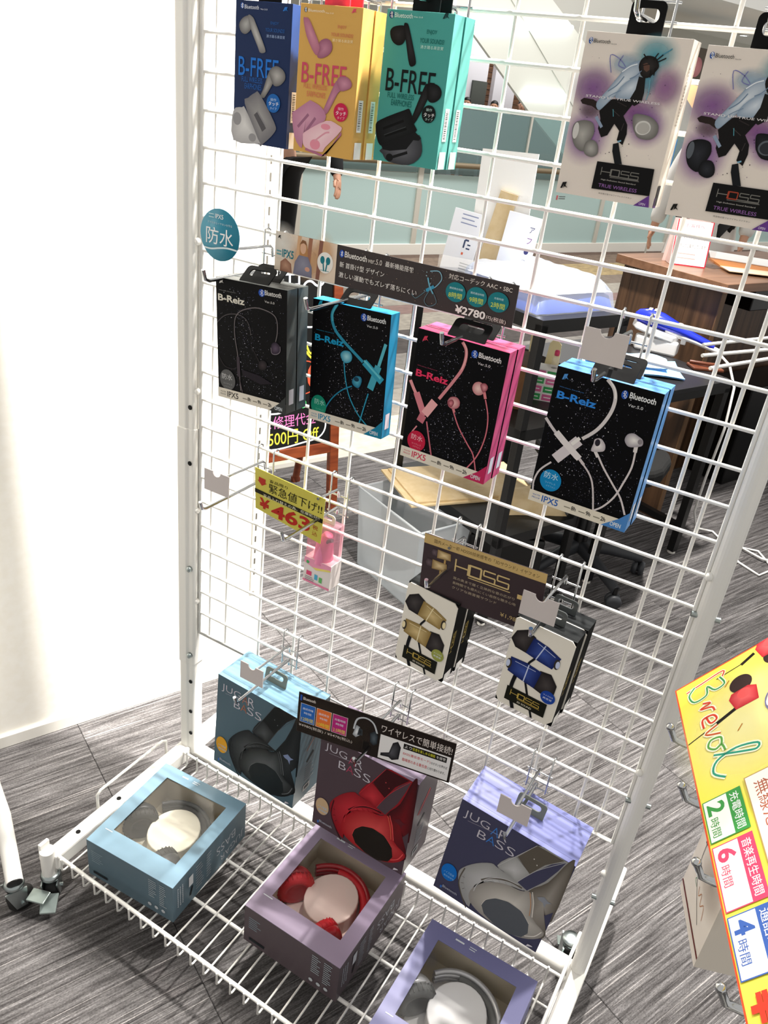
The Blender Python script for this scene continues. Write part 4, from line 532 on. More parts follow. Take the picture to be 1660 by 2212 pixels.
# ---- white true-wireless cartons
CRE = mat('carton_cream', '#efe4d9', 0.45, spec=0.2); CRS = mat('carton_cream_side', '#efe8de', 0.4)
def hdss(x, y, z, label, cm):
    r = product('earbud_box', label, x, y, z, group='white earbud boxes with a dancer at top right'); w, d, h = .1085, .034, .1555
    carton(r, w, d, h, CRE, CRS, CRS)
    k = Ink(); A = ART['hdss']; hh = [i for i in A if i[0] == 'h']; rest = [i for i in A if i[0] != 'h']; sc = 1.0085
    k.art([i[:5] + [i[5] * 1.35, i[6] * 1.3] for i in hh], cm, sc)
    rn = random.Random(5)
    k.speck(['#4a3350', '#6b4a76', '#2e2430'], 330, 0.006, 0.098, 0.035, 0.135, 0.0001, 0.0007, rn, lambda X, Y: max(0, 1 - ((X - 0.048) / 0.05) ** 2 - ((Y - 0.088) / 0.055) ** 2) + 0.08)
    k.art([i for i in rest if not (i[0] == 't' and i[2] in ('H', 'D', 'SS'))], cm, sc); hx = [i for i in rest if i[0] == 't' and i[2] in ('H', 'SS')]
    x0 = hx[0][3] * .001 * sc; y0 = hx[0][4] * .001 * sc; x1 = (hx[1][3] + hx[1][5]) * .001 * sc; k.hdss(x0, y0, x1 - x0, hx[0][6] * .001 * sc, cm['HC'], cm['HD']); k.build('front_print', r)
    s = Ink(); s.bars('#b9b2ac', 0.010, 0.130, 0.004, 18, 0.003, 0.0016, ART_R); s.rect('#6a3f90', 0.0, 0.0, 0.010, 0.010); s.rect('#2b2930', 0.002, 0.002, 0.012, 0.022); s.build('side_print', r, FACE_R(w, d))
    hangtab(r, w, d, h, TABK, 0.036, 0.031, d * 0.4)
    return r
hdss(0.508, -0.058, 1.336, 'white earbud box with a dancer and grey earbuds printed on it', {'EB1': '#b9b6b0', 'EB2': '#6f6d69', 'EB3': '#d6d4cf', 'HC': '#77756f', 'HD': '#77756f'})
hdss(0.631, -0.058, 1.3325, 'white earbud box with a dancer and black earbuds printed, cut by the right frame edge', {'EB1': '#2e3036', 'EB2': '#0c0c0f', 'EB3': '#5d636a', 'HC': '#77756f', 'HD': '#a8442f'})

# ---- neckband earphone cartons
def breiz(x, y, z, tilt, art, side, top, label, tint, full=True, strip='#e7dfd0', seed=1):
    r = product('earphone_box', label, x, y, z, (0, tilt, 0), 'neckband earphone boxes on the middle row'); w, d, h = .123, .0225, .172
    carton(r, w, d, h, mat('carton_black_front', '#050508', 0.5, spec=0.12), side, top)
    k = Ink(); rn = random.Random(seed); sc = 172 / 176
    k.speck(['#3c3c4c', '#5a5a70', '#8a8aa0', '#d8d8e4', '#2c2c44'], 2600, 0.002, w - 0.002, 0.018, h - 0.01, 0.00012, 0.00075, rn,
            lambda X, Y: 0.15 + math.exp(-((X - (0.075 - (Y - 0.02) * 0.25)) / 0.018) ** 2) + (0.9 if Y < 0.07 and X > 0.03 else 0) * rn.random())
    if full:
        k.art(ART[art], None, sc)
        k.poly(strip, [(0, 0), (w, 0), (w, 0.0145), (0, 0.0145)])
        k.text(tint, 'IPX5', 0.017, 0.003, 0.021, 0.0085, 'b'); k.text(tint, 'WATER', 0.0045, 0.0082, 0.010, 0.0022); k.text(tint, 'PROOF', 0.0045, 0.0045, 0.010, 0.0022)
        for i, tx in enumerate(('8h', '9h', '2h')):
            xx = 0.046 + i * 0.0185; k.rect('#8d8678', xx, 0.0062, xx + 0.008, 0.0075); k.text('#2a2724', tx, xx + 0.009, 0.005, 0.0058, 0.0055, 'b')
        cc = {'breiz_black': '#3a3d3d', 'breiz_blue': '#1583a8', 'breiz_pink': '#c22b5c', 'breiz_pale': '#4c87cc'}[art]
        k.poly(cc, [(0.094, 0), (w, 0), (w, 0.026), (0.1125, 0.0145)]); k.text('#dfe6ea', 'OPEN', 0.104, 0.003, 0.013, 0.0055, 'b')
    k.build('front_print', r)
    s = Ink(); s.rect('#d6d6de', 0.006, 0.012, 0.017, 0.034); s.build('side_label', r, FACE_R(w, d))
    hangtab(r, w, d, h, TABK, 0.050, 0.028, d * 0.30, rad(-52))
    # second rim of the folded tab
    return r
GRS = mat('carton_grey_side', '#4d5150', 0.45); CYS = mat('carton_cyan_side', '#1783ac', 0.45, spec=0.25); PIS = mat('carton_pink_side', '#cf4d7c', 0.45, spec=0.25); PAS = mat('carton_pale_side', '#5f9fe4', 0.4, coat=0.1)
GRT = mat('carton_grey_top', '#4a4e4d', 0.4); CYT = mat('carton_cyan_top', '#19a5dc', 0.4); PIT = mat('carton_pink_top', '#dd5684', 0.4); PAT = mat('carton_pale_top', '#5c9fe6', 0.4)
breiz(0.078, -0.118, 0.990, rad(-3.0), 'breiz_black', GRS, GRT, 'front black earphone box with grey sides and dark cable picture', '#4a4642', seed=1)
breiz(0.0785, -0.094, 0.990, rad(-3.0), 'breiz_black', GRS, GRT, 'black earphone box with grey sides, second behind the dark cable picture', '#4a4642', False)
breiz(0.213, -0.078, 0.984, rad(-2.2), 'breiz_blue', CYS, CYT, 'black earphone box with cyan sides and cyan cable picture', '#1b88ae', seed=2)
breiz(0.383, -0.107, 0.990, rad(0.8), 'breiz_pink', PIS, PIT, 'front black earphone box with pink sides and pink cable picture', '#d23a5a', seed=3)
breiz(0.384, -0.083, 0.990, rad(0.8), 'breiz_pink', PIS, PIT, 'pink sided earphone box behind the front pink one', '#d23a5a', False)
breiz(0.566, -0.104, 0.988, rad(0.3), 'breiz_pale', PAS, PAT, 'front black earphone box with pale blue sides and white cable picture', '#2f62b4', seed=4)
breiz(0.567, -0.080, 0.988, rad(0.3), 'breiz_pale', PAS, PAT, 'pale blue sided earphone box behind the front pale blue one', '#2f62b4', False)

# ---- wired earphone cartons (white picture card on a black carton)
BKS = mat('carton_black_side', '#0b0c0c', 0.7, spec=0.05); CREC = mat('card_cream', '#efe9dc', 0.45)
def wired(x, y, z, rz, body, body2, tip, badge, label, full=True):
    r = product('earphone_box', label, x, y, z, (0, rad(2.0), rz), 'wired earphone boxes on the lower row'); w, d, h = .086, .033, .146
    carton(r, w, d, h, BKS, BKS, mat('carton_black_top', '#2c2e2f', 0.5, spec=0.1))
    obj('picture_card', MB().prism([(0.006, 0.0), (w - 0.008, 0.0), (w, 0.010), (w, h - 0.006), (w - 0.006, h), (0.004, h), (0, h - 0.004), (0, 0.010)], -0.0022, -0.0006, XZ), CREC, r)
    if full:
        k = Ink(0.0026)
        for cx, cy, a, s_ in ((0.044, 0.108, 14, 1.22), (0.034, 0.066, -6, 1.28)):
            ca, sa = cos(rad(a)), sin(rad(a)); R = lambda u, v, f=(-1 if cy > 0.09 else 1): (cx + s_ * f * (u * ca) - s_ * v * sa * f, cy + s_ * (u * sa + v * ca))
            k.stroke('#15161a', 0.0055, [R(-0.010, -0.010), R(-0.009, -0.03), (cx - 0.006, 0.0)]) if cy < 0.09 else k.stroke('#17181c', 0.0032, [R(0.001, -0.01), R(0.002, -0.035), (cx + 0.013, 0.0)])
            k.fan('#4a4444', '#1d1a1c', [R(0.012, 0.013), R(0.024, 0.016), R(0.034, 0.006), R(0.035, -0.007), R(0.026, -0.014), R(0.012, -0.012)])
            k.fan(body2, body, [R(-0.022, 0.010), R(-0.004, 0.013), R(0.014, 0.012), R(0.013, -0.012), R(-0.004, -0.011), R(-0.020, -0.009)])
            k.stroke(tip, 0.0016, [R(-0.001, 0.012), R(0.0, -0.011)]); k.stroke(tip, 0.0008, [R(-0.016, 0.007), R(0.008, 0.009)])
            k.ell('#3a332c', *R(-0.0215, 0.0005), 0.004, 0.0085); k.ell(tip, *R(-0.0225, 0.0005), 0.0028, 0.006)
        k.poly('#17180f', [(0.013, 0.010), (0.073, 0.010), (0.073, 0.034), (0.013, 0.034)])
        k.hdss(0.020, 0.0205, 0.045, 0.0095, '#c0a550'); k.ctext('#e8e2cc', '3D SOUND', 0.043, 0.0145, 0.022, 0.0032)
        k.ell(badge, 0.071, 0.046, 0.0105, 0.0105); k.ctext('#dfe6f6', 'マイク付き', 0.071, 0.0485, 0.014, 0.0026); k.ctext('#dfe6f6', '高音質', 0.071, 0.0435, 0.013, 0.0032)
        k.build('front_print', r)
    s = Ink(); s.hdss(0.0, 0.0, 0.040, 0.008, '#b39a46'); s.build('side_lettering', r, FACE_R(w, d) @ Matrix.Translation((0.010, 0, 0.055)) @ Matrix.Rotation(rad(-90), 4, 'Y'))
    b = Ink(); b.rect('#eceae4', 0.003, 0.0, 0.024, 0.014); b.build('side_label', r, FACE_R(w, d))
    hangtab(r, w, d, h, mat('hang_tab_clear', '#565a5a', 0.2), 0.034, 0.022, d * 0.6)
    return r
wired(0.398, -0.062, 0.630, rad(-3), '#8d7440', '#d9c08a', '#efe0b4', '#9aa04e', 'front white earphone box with gold earphone picture, below the dark sign')
wired(0.401, -0.0265, 0.630, rad(-3), '#8d7440', '#d9c08a', '#efe0b4', '#9aa04e', 'gold earphone box behind the front gold one', False)
wired(0.580, -0.100, 0.672, rad(-2), '#16245e', '#3d55a4', '#c9d3ee', '#1d44a0', 'front white earphone box with cobalt blue earphone picture')
wired(0.583, -0.0645, 0.672, rad(-2), '#16245e', '#3d55a4', '#c9d3ee', '#1d44a0', 'cobalt blue earphone box behind the front cobalt one', False)

# ---- headphone cartons hanging on the lowest row
def jugar_hang(x, y, z, tilt, front, side, top, cm, label):
    r = product('headphone_box', label, x, y, z, (0, tilt, 0), 'headphone boxes hanging on the lowest row'); w, d, h = .190, .086, .218
    carton(r, w, d, h, front, side, top, bevel=0.001)
    Ink().art(ART['jugar'], cm).build('front_print', r)
    s = Ink(); s.stroke(cm['J6'], 0.004, [(0.02, 0.13), (0.055, 0.165)]); s.stroke(cm['JA'], 0.002, [(0.026, 0.126), (0.06, 0.158)]); s.stroke('#16181a', 0.007, [(0.03, 0.095), (0.05, 0.11)])
    s.bars('#a4a8ac', 0.03, 0.08, 0.03, 7, 0.006, 0.002, ART_R); s.rect('#a8aaa8', 0.028, 0.018, 0.05, 0.034); s.rect('#2c3034', 0.032, 0.022, 0.046, 0.030); s.build('side_print', r, FACE_R(w, d))
    hangtab(r, w, d, h, TABG, 0.048, 0.028, d * 0.52, rad(-8))
    return r
SLF = mat('carton_slate', '#506773', 0.45, spec=0.25); SLS = mat('carton_slate_side', '#4f6974', 0.4); SLT = mat('carton_slate_lit_top', '#7ea6bd', 0.35, coat=0.2)  # top paler than the front: strong light from above put into its colour
MRF = mat('carton_maroon', '#4e3f46', 0.45, spec=0.25); MRS = mat('carton_maroon_side', '#51454a', 0.4); MRT = mat('carton_maroon_lit_top', '#8f7f97', 0.35, coat=0.2)  # lavender top: sheen and light from above put into the colour
VIF = mat('carton_violet', '#43435c', 0.45, spec=0.25); VIS = mat('carton_violet_side', '#5c5e84', 0.4); VIT = mat('carton_violet_lit_top', '#7b80b8', 0.35, coat=0.2)  # top lightened in colour to stand for the strong overhead light
cmB = {'JH': '#585c5e', 'J1': '#4a4d50', 'J2': '#191b1d', 'J3': '#2c2f31', 'J4': '#101213', 'J6': '#6c7072', 'J7': '#141617', 'J8': '#1f2426', 'JBG': '#506773', 'JA': '#b06a4a', 'JC': '#e0a21e', 'JL': '#7e8db0'}
cmR = {'JH': '#d87050', 'J1': '#c8303a', 'J2': '#8e1620', 'J3': '#7a141c', 'J4': '#3a0a10', 'J6': '#ea5a58', 'J7': '#a01a22', 'J8': '#14140f', 'JBG': '#4e3f46', 'JA': '#b04460', 'JC': '#c9ad88', 'JL': '#5a1c24'}
cmV = {'JH': '#c08a5c', 'J1': '#c8c8c8', 'J2': '#9c9c9a', 'J3': '#a39d94', 'J4': '#5f584e', 'J6': '#e6e1d8', 'J7': '#98938c', 'J8': '#585c62', 'JBG': '#43435c', 'JA': '#3f7fd0', 'JC': '#1070c8', 'JL': '#8f939c'}
jugar_hang(0.060, -0.095, 0.229, rad(2.0), SLF, SLS, SLT, cmB, 'hanging slate blue headphone box with black headphones printed on it')
jugar_hang(0.2985, -0.100, 0.226, rad(0.6), MRF, MRS, MRT, cmR, 'hanging maroon headphone box with red headphones printed on it')
jugar_hang(0.547, -0.098, 0.241, rad(4.6), VIF, VIS, VIT, cmV, 'hanging violet blue headphone box with silver headphones printed on it')

# ---- headphone cartons lying in the basket, window up, with headphones inside
def jugar_lie(cx, cy, rz, frame, side, cupm, padm, bandm, traym, label, hp_label):
    w, l, d = .193, .215, .089; z = 0.0895
    r = thing('headphone_box', label, 'box', (cx, cy, z), (0, 0, rz), 'window headphone boxes lying in the wire basket')
    b = MB(); x0, x1, y0, y1 = -w / 2, w / 2, -l / 2, l / 2; wx0, wx1, wy0, wy1 = x0 + 0.026, x1 - 0.026, y0 + 0.040, y1 - 0.028
    t = 0.0012
    b.box(x0, x1, y0, y1, 0, t); b.box(x0, x0 + t, y0, y1, t, d); b.box(x1 - t, x1, y0, y1, t, d); b.box(x0 + t, x1 - t, y0, y0 + t, t, d); b.box(x0 + t, x1 - t, y1 - t, y1, t, d)
    obj('carton', b, side, r)
    f = MB(); f.box(x0, wx0, y0, y1, d, d + t); f.box(wx1, x1, y0, y1, d, d + t); f.box(wx0, wx1, y0, wy0, d, d + t); f.box(wx0, wx1, wy1, y1, d, d + t)
    obj('window_frame', f, frame, r)
    obj('window_pane', MB().box(wx0 - 0.004, wx1 + 0.004, wy0 - 0.004, wy1 + 0.004, d - 0.0012, d - 0.0006), FILM, r)
    # moulded inlay: liner walls and a tray floor with a raised island
    ln = MB(); g = 0.010
    ln.box(x0 + g, x1 - g, y0 + g, y1 - g, 0.010, 0.016)
    for a in ((x0 + g, x0 + g + 0.004, y0 + g, y1 - g), (x1 - g - 0.004, x1 - g, y0 + g, y1 - g), (x0 + g + 0.004, x1 - g - 0.004, y0 + g, y0 + g + 0.004), (x0 + g + 0.004, x1 - g - 0.004, y1 - g - 0.004, y1 - g)): ln.box(*a, 0.016, d - 0.003)
    obj('inlay', ln, mat('inlay_cream', '#c3b8a2', 0.6), r)
    isl = [(0.074 * cos(a), 0.004 + 0.084 * sin(a)) for a in [2 * pi * k / 28 for k in range(28)]]
    tr = MB(); tr.prism(isl, 0.016, 0.021); tr.prism([(p[0] * 0.64 + 0.004, p[1] * 0.62 + 0.006) for p in isl], 0.021, 0.058)
    obj('tray_island', tr, traym, r, bevel=0.004, seg=3)
    # headphones
    hp = thing('headphones', hp_label, 'headphones', (cx, cy, z + 0.013), (0, 0, rz + rad(-30)), 'headphones inside the lying window boxes')
    arc = [(0.072 * cos(a), -0.010 + 0.084 * sin(a) ** 0.8 if sin(a) > 0 else -0.010, 0.034) for a in [pi * (0.06 + 0.88 * k / 24) for k in range(25)]]
    band = MB()
    for dz, rr in ((-0.010, 0.0045), (0, 0.0052), (0.010, 0.0045)): band.tube([(p[0], p[1], p[2] + dz) for p in arc], rr, 10)
    obj('headband', band, bandm, hp)
    obj('headband_cushion', MB().tube([(p[0] * 0.93, -0.010 + (p[1] + 0.010) * 0.93, p[2]) for p in arc[5:-5]], 0.009, 10), padm, hp)
    for s in (-1, 1):
        Mx = Matrix.Translation((s * 0.062, -0.034, 0.036)) @ Matrix.Rotation(s * rad(12), 4, 'Z') @ Matrix.Rotation(s * rad(90), 4, 'Y')
        obj('ear_cup', MB().lathe([(0.001, 0.024), (0.016, 0.023), (0.026, 0.018), (0.031, 0.010), (0.033, 0.002), (0.032, -0.002), (0.001, -0.002)], 28, Mx), cupm, hp)
        pd = MB(); pd.lathe([(0.016, -0.002), (0.031, -0.003), (0.034, -0.009), (0.033, -0.016), (0.027, -0.021), (0.019, -0.020), (0.016, -0.012), (0.012, -0.006)], 28, Mx)
        for k in range(26):
            a = 2 * pi * k / 26; pd.tube([Mx @ Vector((0.0335 * cos(a), 0.0335 * sin(a), -0.004)), Mx @ Vector((0.0335 * cos(a), 0.0335 * sin(a), -0.017))], 0.0011, 5)
        obj('ear_pad', pd, padm, hp)
        obj('slider', MB().tube([(s * 0.068, -0.006, 0.034), (s * 0.072, -0.020, 0.035), (s * 0.076, -0.034, 0.036)], 0.0055, 10), bandm, hp)
    # ink
    UP = Matrix.Translation((x0, y0, d + t)) @ Matrix.Rotation(rad(-90), 4, 'X')
    k = Ink(); k.bars('#e6ecf0', 0.012, 0.034, 0.022, 1, 0.004, 0.0016, ART_R); k.bars('#e6ecf0', 0.050, l - 0.012, 0.020, 1, 0.0035, 0.003, ART_R); k.bars('#e6ecf0', 0.076, l - 0.010, 0.016, 2, 0.004, 0.0014, ART_R); k.build('lid_print', r, UP)
    k = Ink(); k.bars('#8fa0aa', 0.010, 0.066, 0.028, 6, 0.005, 0.0016, ART_R); k.bars('#aab4ba', 0.140, 0.078, 0.018, 9, 0.005, 0.0018, ART_R); k.bars('#aab4ba', 0.164, 0.078, 0.016, 11, 0.005, 0.0018, ART_R)
    for q in (0.142, 0.157, 0.172): k.ell('#c2c8cc', q, 0.016, 0.004, 0.004)
    k.rect('#22282c', 0.012, 0.010, 0.045, 0.016); k.build('front_print', r, Matrix.Translation((x0, y0, 0)))
    k = Ink(); FR = Matrix.Translation((x1, y0, 0)) @ Matrix.Rotation(rad(90), 4, 'Z')
    for j in range(3): k.bars('#b9c1c6', 0.012 + j * 0.006, 0.07, 0.003, 10, 0.005, 0.0035, ART_R)
    k.rect('#d2d6d8', 0.042, 0.045, 0.054, 0.070); k.stroke('#15181a', 0.005, [(0.046, 0.02), (0.052, 0.04)]); k.bars('#9fa8ae', 0.062, 0.074, 0.022, 9, 0.007, 0.002, ART_R); k.bars('#9fa8ae', 0.092, 0.074, 0.014, 9, 0.007, 0.002, ART_R); k.build('side_print', r, FR)
    k = Ink(); k.text('#c2c6cc', 'JUGAR', 0.0, 0.020, 0.072, 0.020, 'j'); k.text('#c2c6cc', 'BASS', 0.026, -0.006, 0.058, 0.020, 'j'); k.build('side_lettering', r, FR @ Matrix.Translation((0.207, 0, 0.052)) @ Matrix.Rotation(rad(180), 4, 'Y'))
    return r
jugar_lie(0.064, -0.221, rad(4.5), mat('frame_slate_lit', '#7fa0b4', 0.4, coat=0.15), mat('lie_slate', '#566d79', 0.45), mat('hp_black', '#2b2c2d', 0.35), mat('hp_black_pad', '#2a2826', 0.6), mat('hp_black_band', '#26282a', 0.35), mat('tray_ivory', '#efe9d6', 0.6),  # lid frame paler than the sides, overhead light put into its colour
          'slate blue window box lying in the basket at left', 'black headphones lying in the slate blue window box')
jugar_lie(0.384, -0.166, rad(0.0), mat('frame_mauve_lit', '#97889f', 0.4, coat=0.15), mat('lie_mauve', '#54484d', 0.45), mat('hp_red', '#a81820', 0.25, coat=0.5), mat('hp_red_pad', '#c41c26', 0.55), mat('hp_red_band', '#9c141e', 0.3, coat=0.4), mat('tray_blush', '#f1d9d0', 0.6),  # lid frame colour carries the light and sheen seen from above
          'mauve window box lying in the middle of the basket', 'red headphones lying in the mauve window box')
jugar_lie(0.659, -0.217, rad(0.5), mat('frame_violet_lit', '#7c7ca8', 0.4, coat=0.15), mat('lie_violet', '#6e6f98', 0.45), mat('hp_silver', '#cfcfd0', 0.25, 0.6), mat('hp_grey_pad', '#5c5d5c', 0.6), mat('hp_silver_band', '#c4c4c6', 0.25, 0.5), mat('tray_white', '#f4f3f4', 0.5),  # lid frame lightened against the sides to stand for top light
          'violet window box lying at the right of the basket, cut by the lower frame edge', 'silver headphones lying in the violet window box')

# ---- pink plastic pack under the yellow sign
pk = product('plastic_pack', 'clear plastic pack of pink goods hanging below the yellow price sign', 0.208, -0.052, 0.690, (0, rad(1), 0))
obj('clear_shell', MB().box(0, 0.050, 0, 0.028, 0.040, 0.112), clear_mat('pack_clear', '#fbe3ea', 0.12, 0.05, 0.22, '#f7c8d6'), pk)
obj('pink_goods', MB().tube([(0.025, 0.014, 0.040), (0.025, 0.014, 0.075), (0.030, 0.014, 0.092)], [0.017, 0.014, 0.008], 14), mat('pink_goods', '#f08fb4', 0.5), pk)
obj('grey_clip', MB().tube([(0.024, 0.008, 0.062), (0.034, 0.008, 0.084), (0.042, 0.008, 0.088)], 0.0035, 8), mat('clip_grey', '#6c6f72', 0.4), pk)
obj('paper_sleeve', MB().box(-0.001, 0.051, -0.001, 0.029, 0.0, 0.046), mat('sleeve_white', '#efe6e2', 0.6), pk)
k = Ink(); k.poly('#f3a3bf', [(0, 0.046), (0, 0.036), (0.02, 0.030), (0.052, 0.037), (0.052, 0.046)]); k.poly('#f2e07c', [(0.016, 0.031), (0.024, 0.028), (0.052, 0.036), (0.05, 0.039), (0.03, 0.034)]); k.rect('#e4547e', 0.006, 0.014, 0.016, 0.022); k.rect('#58b4d8', 0.022, 0.010, 0.028, 0.020); k.rect('#6cbf6c', 0.031, 0.008, 0.037, 0.018); k.bars('#7a6a74', 0.004, 0.010, 0.02, 3, 0.003, 0.001, ART_R); k.ell('#58b46c', 0.007, 0.038, 0.003, 0.003); k.rect('#f08fb0', 0.0, 0.0, 0.052, 0.004)
k.build('sleeve_print', pk, Matrix.Translation((-0.001, -0.001, 0)))
hangtab(pk, 0.05, 0.028, 0.112, mat('hang_tab_soft', '#e6dfe0', 0.3), 0.03, 0.016)
# ================================================================== SIGNS ON THE RACK
def board(name, label, M, w, h, col, t=0.0012):
    r = thing(name, label, 'sign'); r.matrix_world = M
    obj('sign_board', MB().box(0, w, 0, t, 0, h), mat('sign_board_' + col, col, 0.3, coat=0.2), r)
    return r
T = Matrix.Translation
# long brown banner
w, h = 0.355, 0.0505
r = board('price_sign', 'long dark brown banner sign with a jogging picture and a 2780 yen price', T((0.139, -0.0785, 1.1815)), w, h, '#2b1d1b')
k = Ink(); xw = 0.100
k.rect('#f0dcc6', 0, 0, xw, h); k.glow('#fdf6ec', 0.012, 0.036, 0.03, 0.03); k.glow('#d7a878', 0.055, 0.02, 0.035, 0.03, 0.8); k.glow('#e6b98a', 0.08, 0.035, 0.02, 0.03, 0.8)
for x0, c in ((0.052, '#a8745a'), (0.069, '#8f6253'), (0.034, '#e2b48a')): k.poly(c, [(x0, 0), (x0 + 0.006, 0), (x0 + 0.009, h), (x0 + 0.003, h)])
k.fan('#c99b80', '#9a6a55', [(0.010, 0.0), (0.030, 0.0), (0.028, 0.012), (0.018, 0.018), (0.010, 0.012)])
k.fan('#9a98a8', '#7e7c90', [(0.032, 0), (0.063, 0), (0.062, 0.014), (0.055, 0.026), (0.048, 0.029), (0.040, 0.026), (0.034, 0.016)])
k.poly('#c08a58', [(0.041, 0.026), (0.0405, 0.040), (0.0445, 0.046), (0.050, 0.045), (0.053, 0.038), (0.055, 0.026)]); k.ell('#e6b898', 0.0465, 0.036, 0.0048, 0.0075); k.poly('#8d6040', [(0.0405, 0.040), (0.0445, 0.0465), (0.050, 0.0455), (0.0525, 0.040), (0.047, 0.0425)])
k.ell('#e0a890', 0.055, 0.010, 0.004, 0.003)
k.rect('#6fa8ac', 0.003, 0.0245, 0.011, 0.0265); k.rect('#6fa8ac', 0.003, 0.0205, 0.011, 0.0225); k.text('#1f7f8c', 'IPX5', 0.0125, 0.0185, 0.019, 0.0105, 'b')
k.poly('#2a2624', [(0.004, 0.042), (0.006, 0.046), (0.009, 0.046), (0.008, 0.044), (0.0095, 0.041), (0.007, 0.043)])
k.ell('#fbf7f0', 0.083, 0.024, 0.0125, 0.0135)
for s in (-1, 1): k.ell('#1f7f8c', 0.083 + s * 0.0045, 0.027, 0.0035, 0.005); k.stroke('#1f7f8c', 0.002, [(0.083 + s * 0.003, 0.023), (0.083 + s * 0.0015, 0.013)])
k.rect('#58989c', 0.076, 0.0135, 0.090, 0.0142)
rn = random.Random(11); k.speck(['#5c4a44', '#8a7468', '#b09a86'], 160, xw + 0.01, 0.26, 0.002, h - 0.002, 0.0001, 0.0007, rn)
k.ell('#2852b4', 0.108, 0.0405, 0.0036, 0.0048); k.stroke('#ffffff', 0.0006, [(0.1065, 0.0425), (0.1095, 0.0388)]); k.line('#ffffff', 0.0006, [(0.1065, 0.0385), (0.1095, 0.0422), (0.108, 0.0438), (0.108, 0.0372), (0.1095, 0.0388)])
k.text('#f2ece6', 'Bluetooth', 0.1125, 0.037, 0.034, 0.0075, 'b'); k.text('#e0d8d0', 'ver.5.0', 0.148, 0.037, 0.021, 0.0065); k.text('#f2ece6', '最新機能搭載', 0.174, 0.037, 0.041, 0.0068)
k.text('#f4efe9', '新 首掛け型 デザイン', 0.106, 0.0235, 0.068, 0.0072); k.text('#f4efe9', '激しい運動でもズレず落ちにくい', 0.106, 0.0105, 0.117, 0.0072)
k.speck(['#cfe2e8', '#9cc4d0', '#ffffff'], 150, 0.213, 0.262, 0.006, 0.047, 0.0001, 0.0009, rn, lambda X, Y: math.exp(-((X - 0.238) / 0.012) ** 2 - ((Y - 0.032) / 0.014) ** 2))
k.stroke('#86b8cc', 0.0012, [(0.238, 0.044), (0.250, 0.046), (0.255, 0.038), (0.249, 0.028), (0.241, 0.022)]); k.stroke('#3f9cc0', 0.004, [(0.236, 0.020), (0.246, 0.027)]); k.stroke('#6cb0c8', 0.002, [(0.236, 0.036), (0.240, 0.026), (0.246, 0.018)])
k.stroke('#5d7f8c', 0.0008, [(0.236, 0.020), (0.228, 0.012), (0.222, 0.008), (0.216, 0.012)]); k.stroke('#5d7f8c', 0.0008, [(0.241, 0.022), (0.235, 0.008), (0.242, 0.002), (0.252, 0.008), (0.247, 0.018)])
k.text('#ece4dc', '対応コーデック AAC・SBC', 0.264, 0.0405, 0.084, 0.0065)
for i, (cx, a, b) in enumerate(((0.276, '連続再生時間', '8時間'), (0.3045, '連続通話時間', '9時間'), (0.333, '充電時間', '2時間'))):
    k.ell('#1f7f88', cx, 0.0265, 0.0135, 0.0118); k.ctext('#c8e4e6', a, cx, 0.0305, 0.018 if i < 2 else 0.012, 0.0026); k.ctext('#d8e84a', b, cx, 0.0225, 0.018, 0.0068, 'b')
k.text('#f6f2ee', '¥2780', 0.2785, 0.0022, 0.041, 0.0098, 'h'); k.text('#e4dcd4', '円(税抜)', 0.321, 0.0022, 0.026, 0.0062)
k.build('sign_print', r)
# round teal disc
r = thing('round_sign', 'round teal waterproof disc sign with white characters at the left post', 'sign', (0.082, -0.1255, 1.2195))
obj('sign_disc', MB().lathe([(0.0001, 0.0006), (0.0335, 0.0006), (0.0335, -0.0006), (0.0001, -0.0006)], 48, Matrix.Rotation(rad(90), 4, 'X')), mat('disc_teal', '#2b90ac', 0.4), r)
k = Ink(0.0008); k.ctext('#ffffff', '防水', 0, -0.002, 0.047, 0.0215, 'h'); k.text('#eef6f8', 'IPX5', -0.008, 0.0205, 0.014, 0.0058, 'b'); k.ctext('#cfe6ec', 'スマホからイヤホンを守る', 0, 0.0145, 0.042, 0.003); k.rect('#bfe0e8', -0.019, 0.0245, -0.010, 0.0258); k.rect('#bfe0e8', -0.019, 0.0205, -0.010, 0.0218)
k.stroke('#e8f4f6', 0.0022, [(-0.027, -0.0195), (-0.014, -0.0195), (0.0, -0.0165), (0.014, -0.0145), (0.030, -0.0150)]); k.build('sign_print', r)
# yellow price sign, slightly curled
r = thing('price_sign', 'yellow price sign with red 463 yen figures', 'sign', (0.106, -0.0640, 0.784), (0, rad(1.5), 0))
obj('sign_board', MB().prism([(0.006, 0.010), (0.136, -0.004), (0.1365, 0.076), (0.0, 0.0815)], 0, 0.0012, XZ), mat('sign_yellow', '#d2c752', 0.4), r)
k = Ink(0.0003); A = Matrix(((1, 0.0), (-0.06, 1)))
def tilt_text(col, txt, x, y, w_, h_, st=''): k.text(col, txt, x, y, w_, h_, st)
k.poly('#b8362a', [(0.009, 0.068), (0.009, 0.062), (0.0065, 0.062), (0.016, 0.054), (0.0255, 0.0605), (0.0225, 0.0605), (0.0225, 0.067)])
k.text('#2a2614', '商品限り', 0.030, 0.0655, 0.036, 0.0055); k.text('#231f12', '緊急値下げ!!', 0.030, 0.0475, 0.103, 0.0165, 'h')
k.poly('#231f14', [(0.0025, 0.0455), (0.1365, 0.0405), (0.1365, 0.0330), (0.003, 0.0385)]); k.text('#e8e4c8', '商品入れ替えの為、在庫処分!!', 0.020, 0.0362, 0.110, 0.0052)
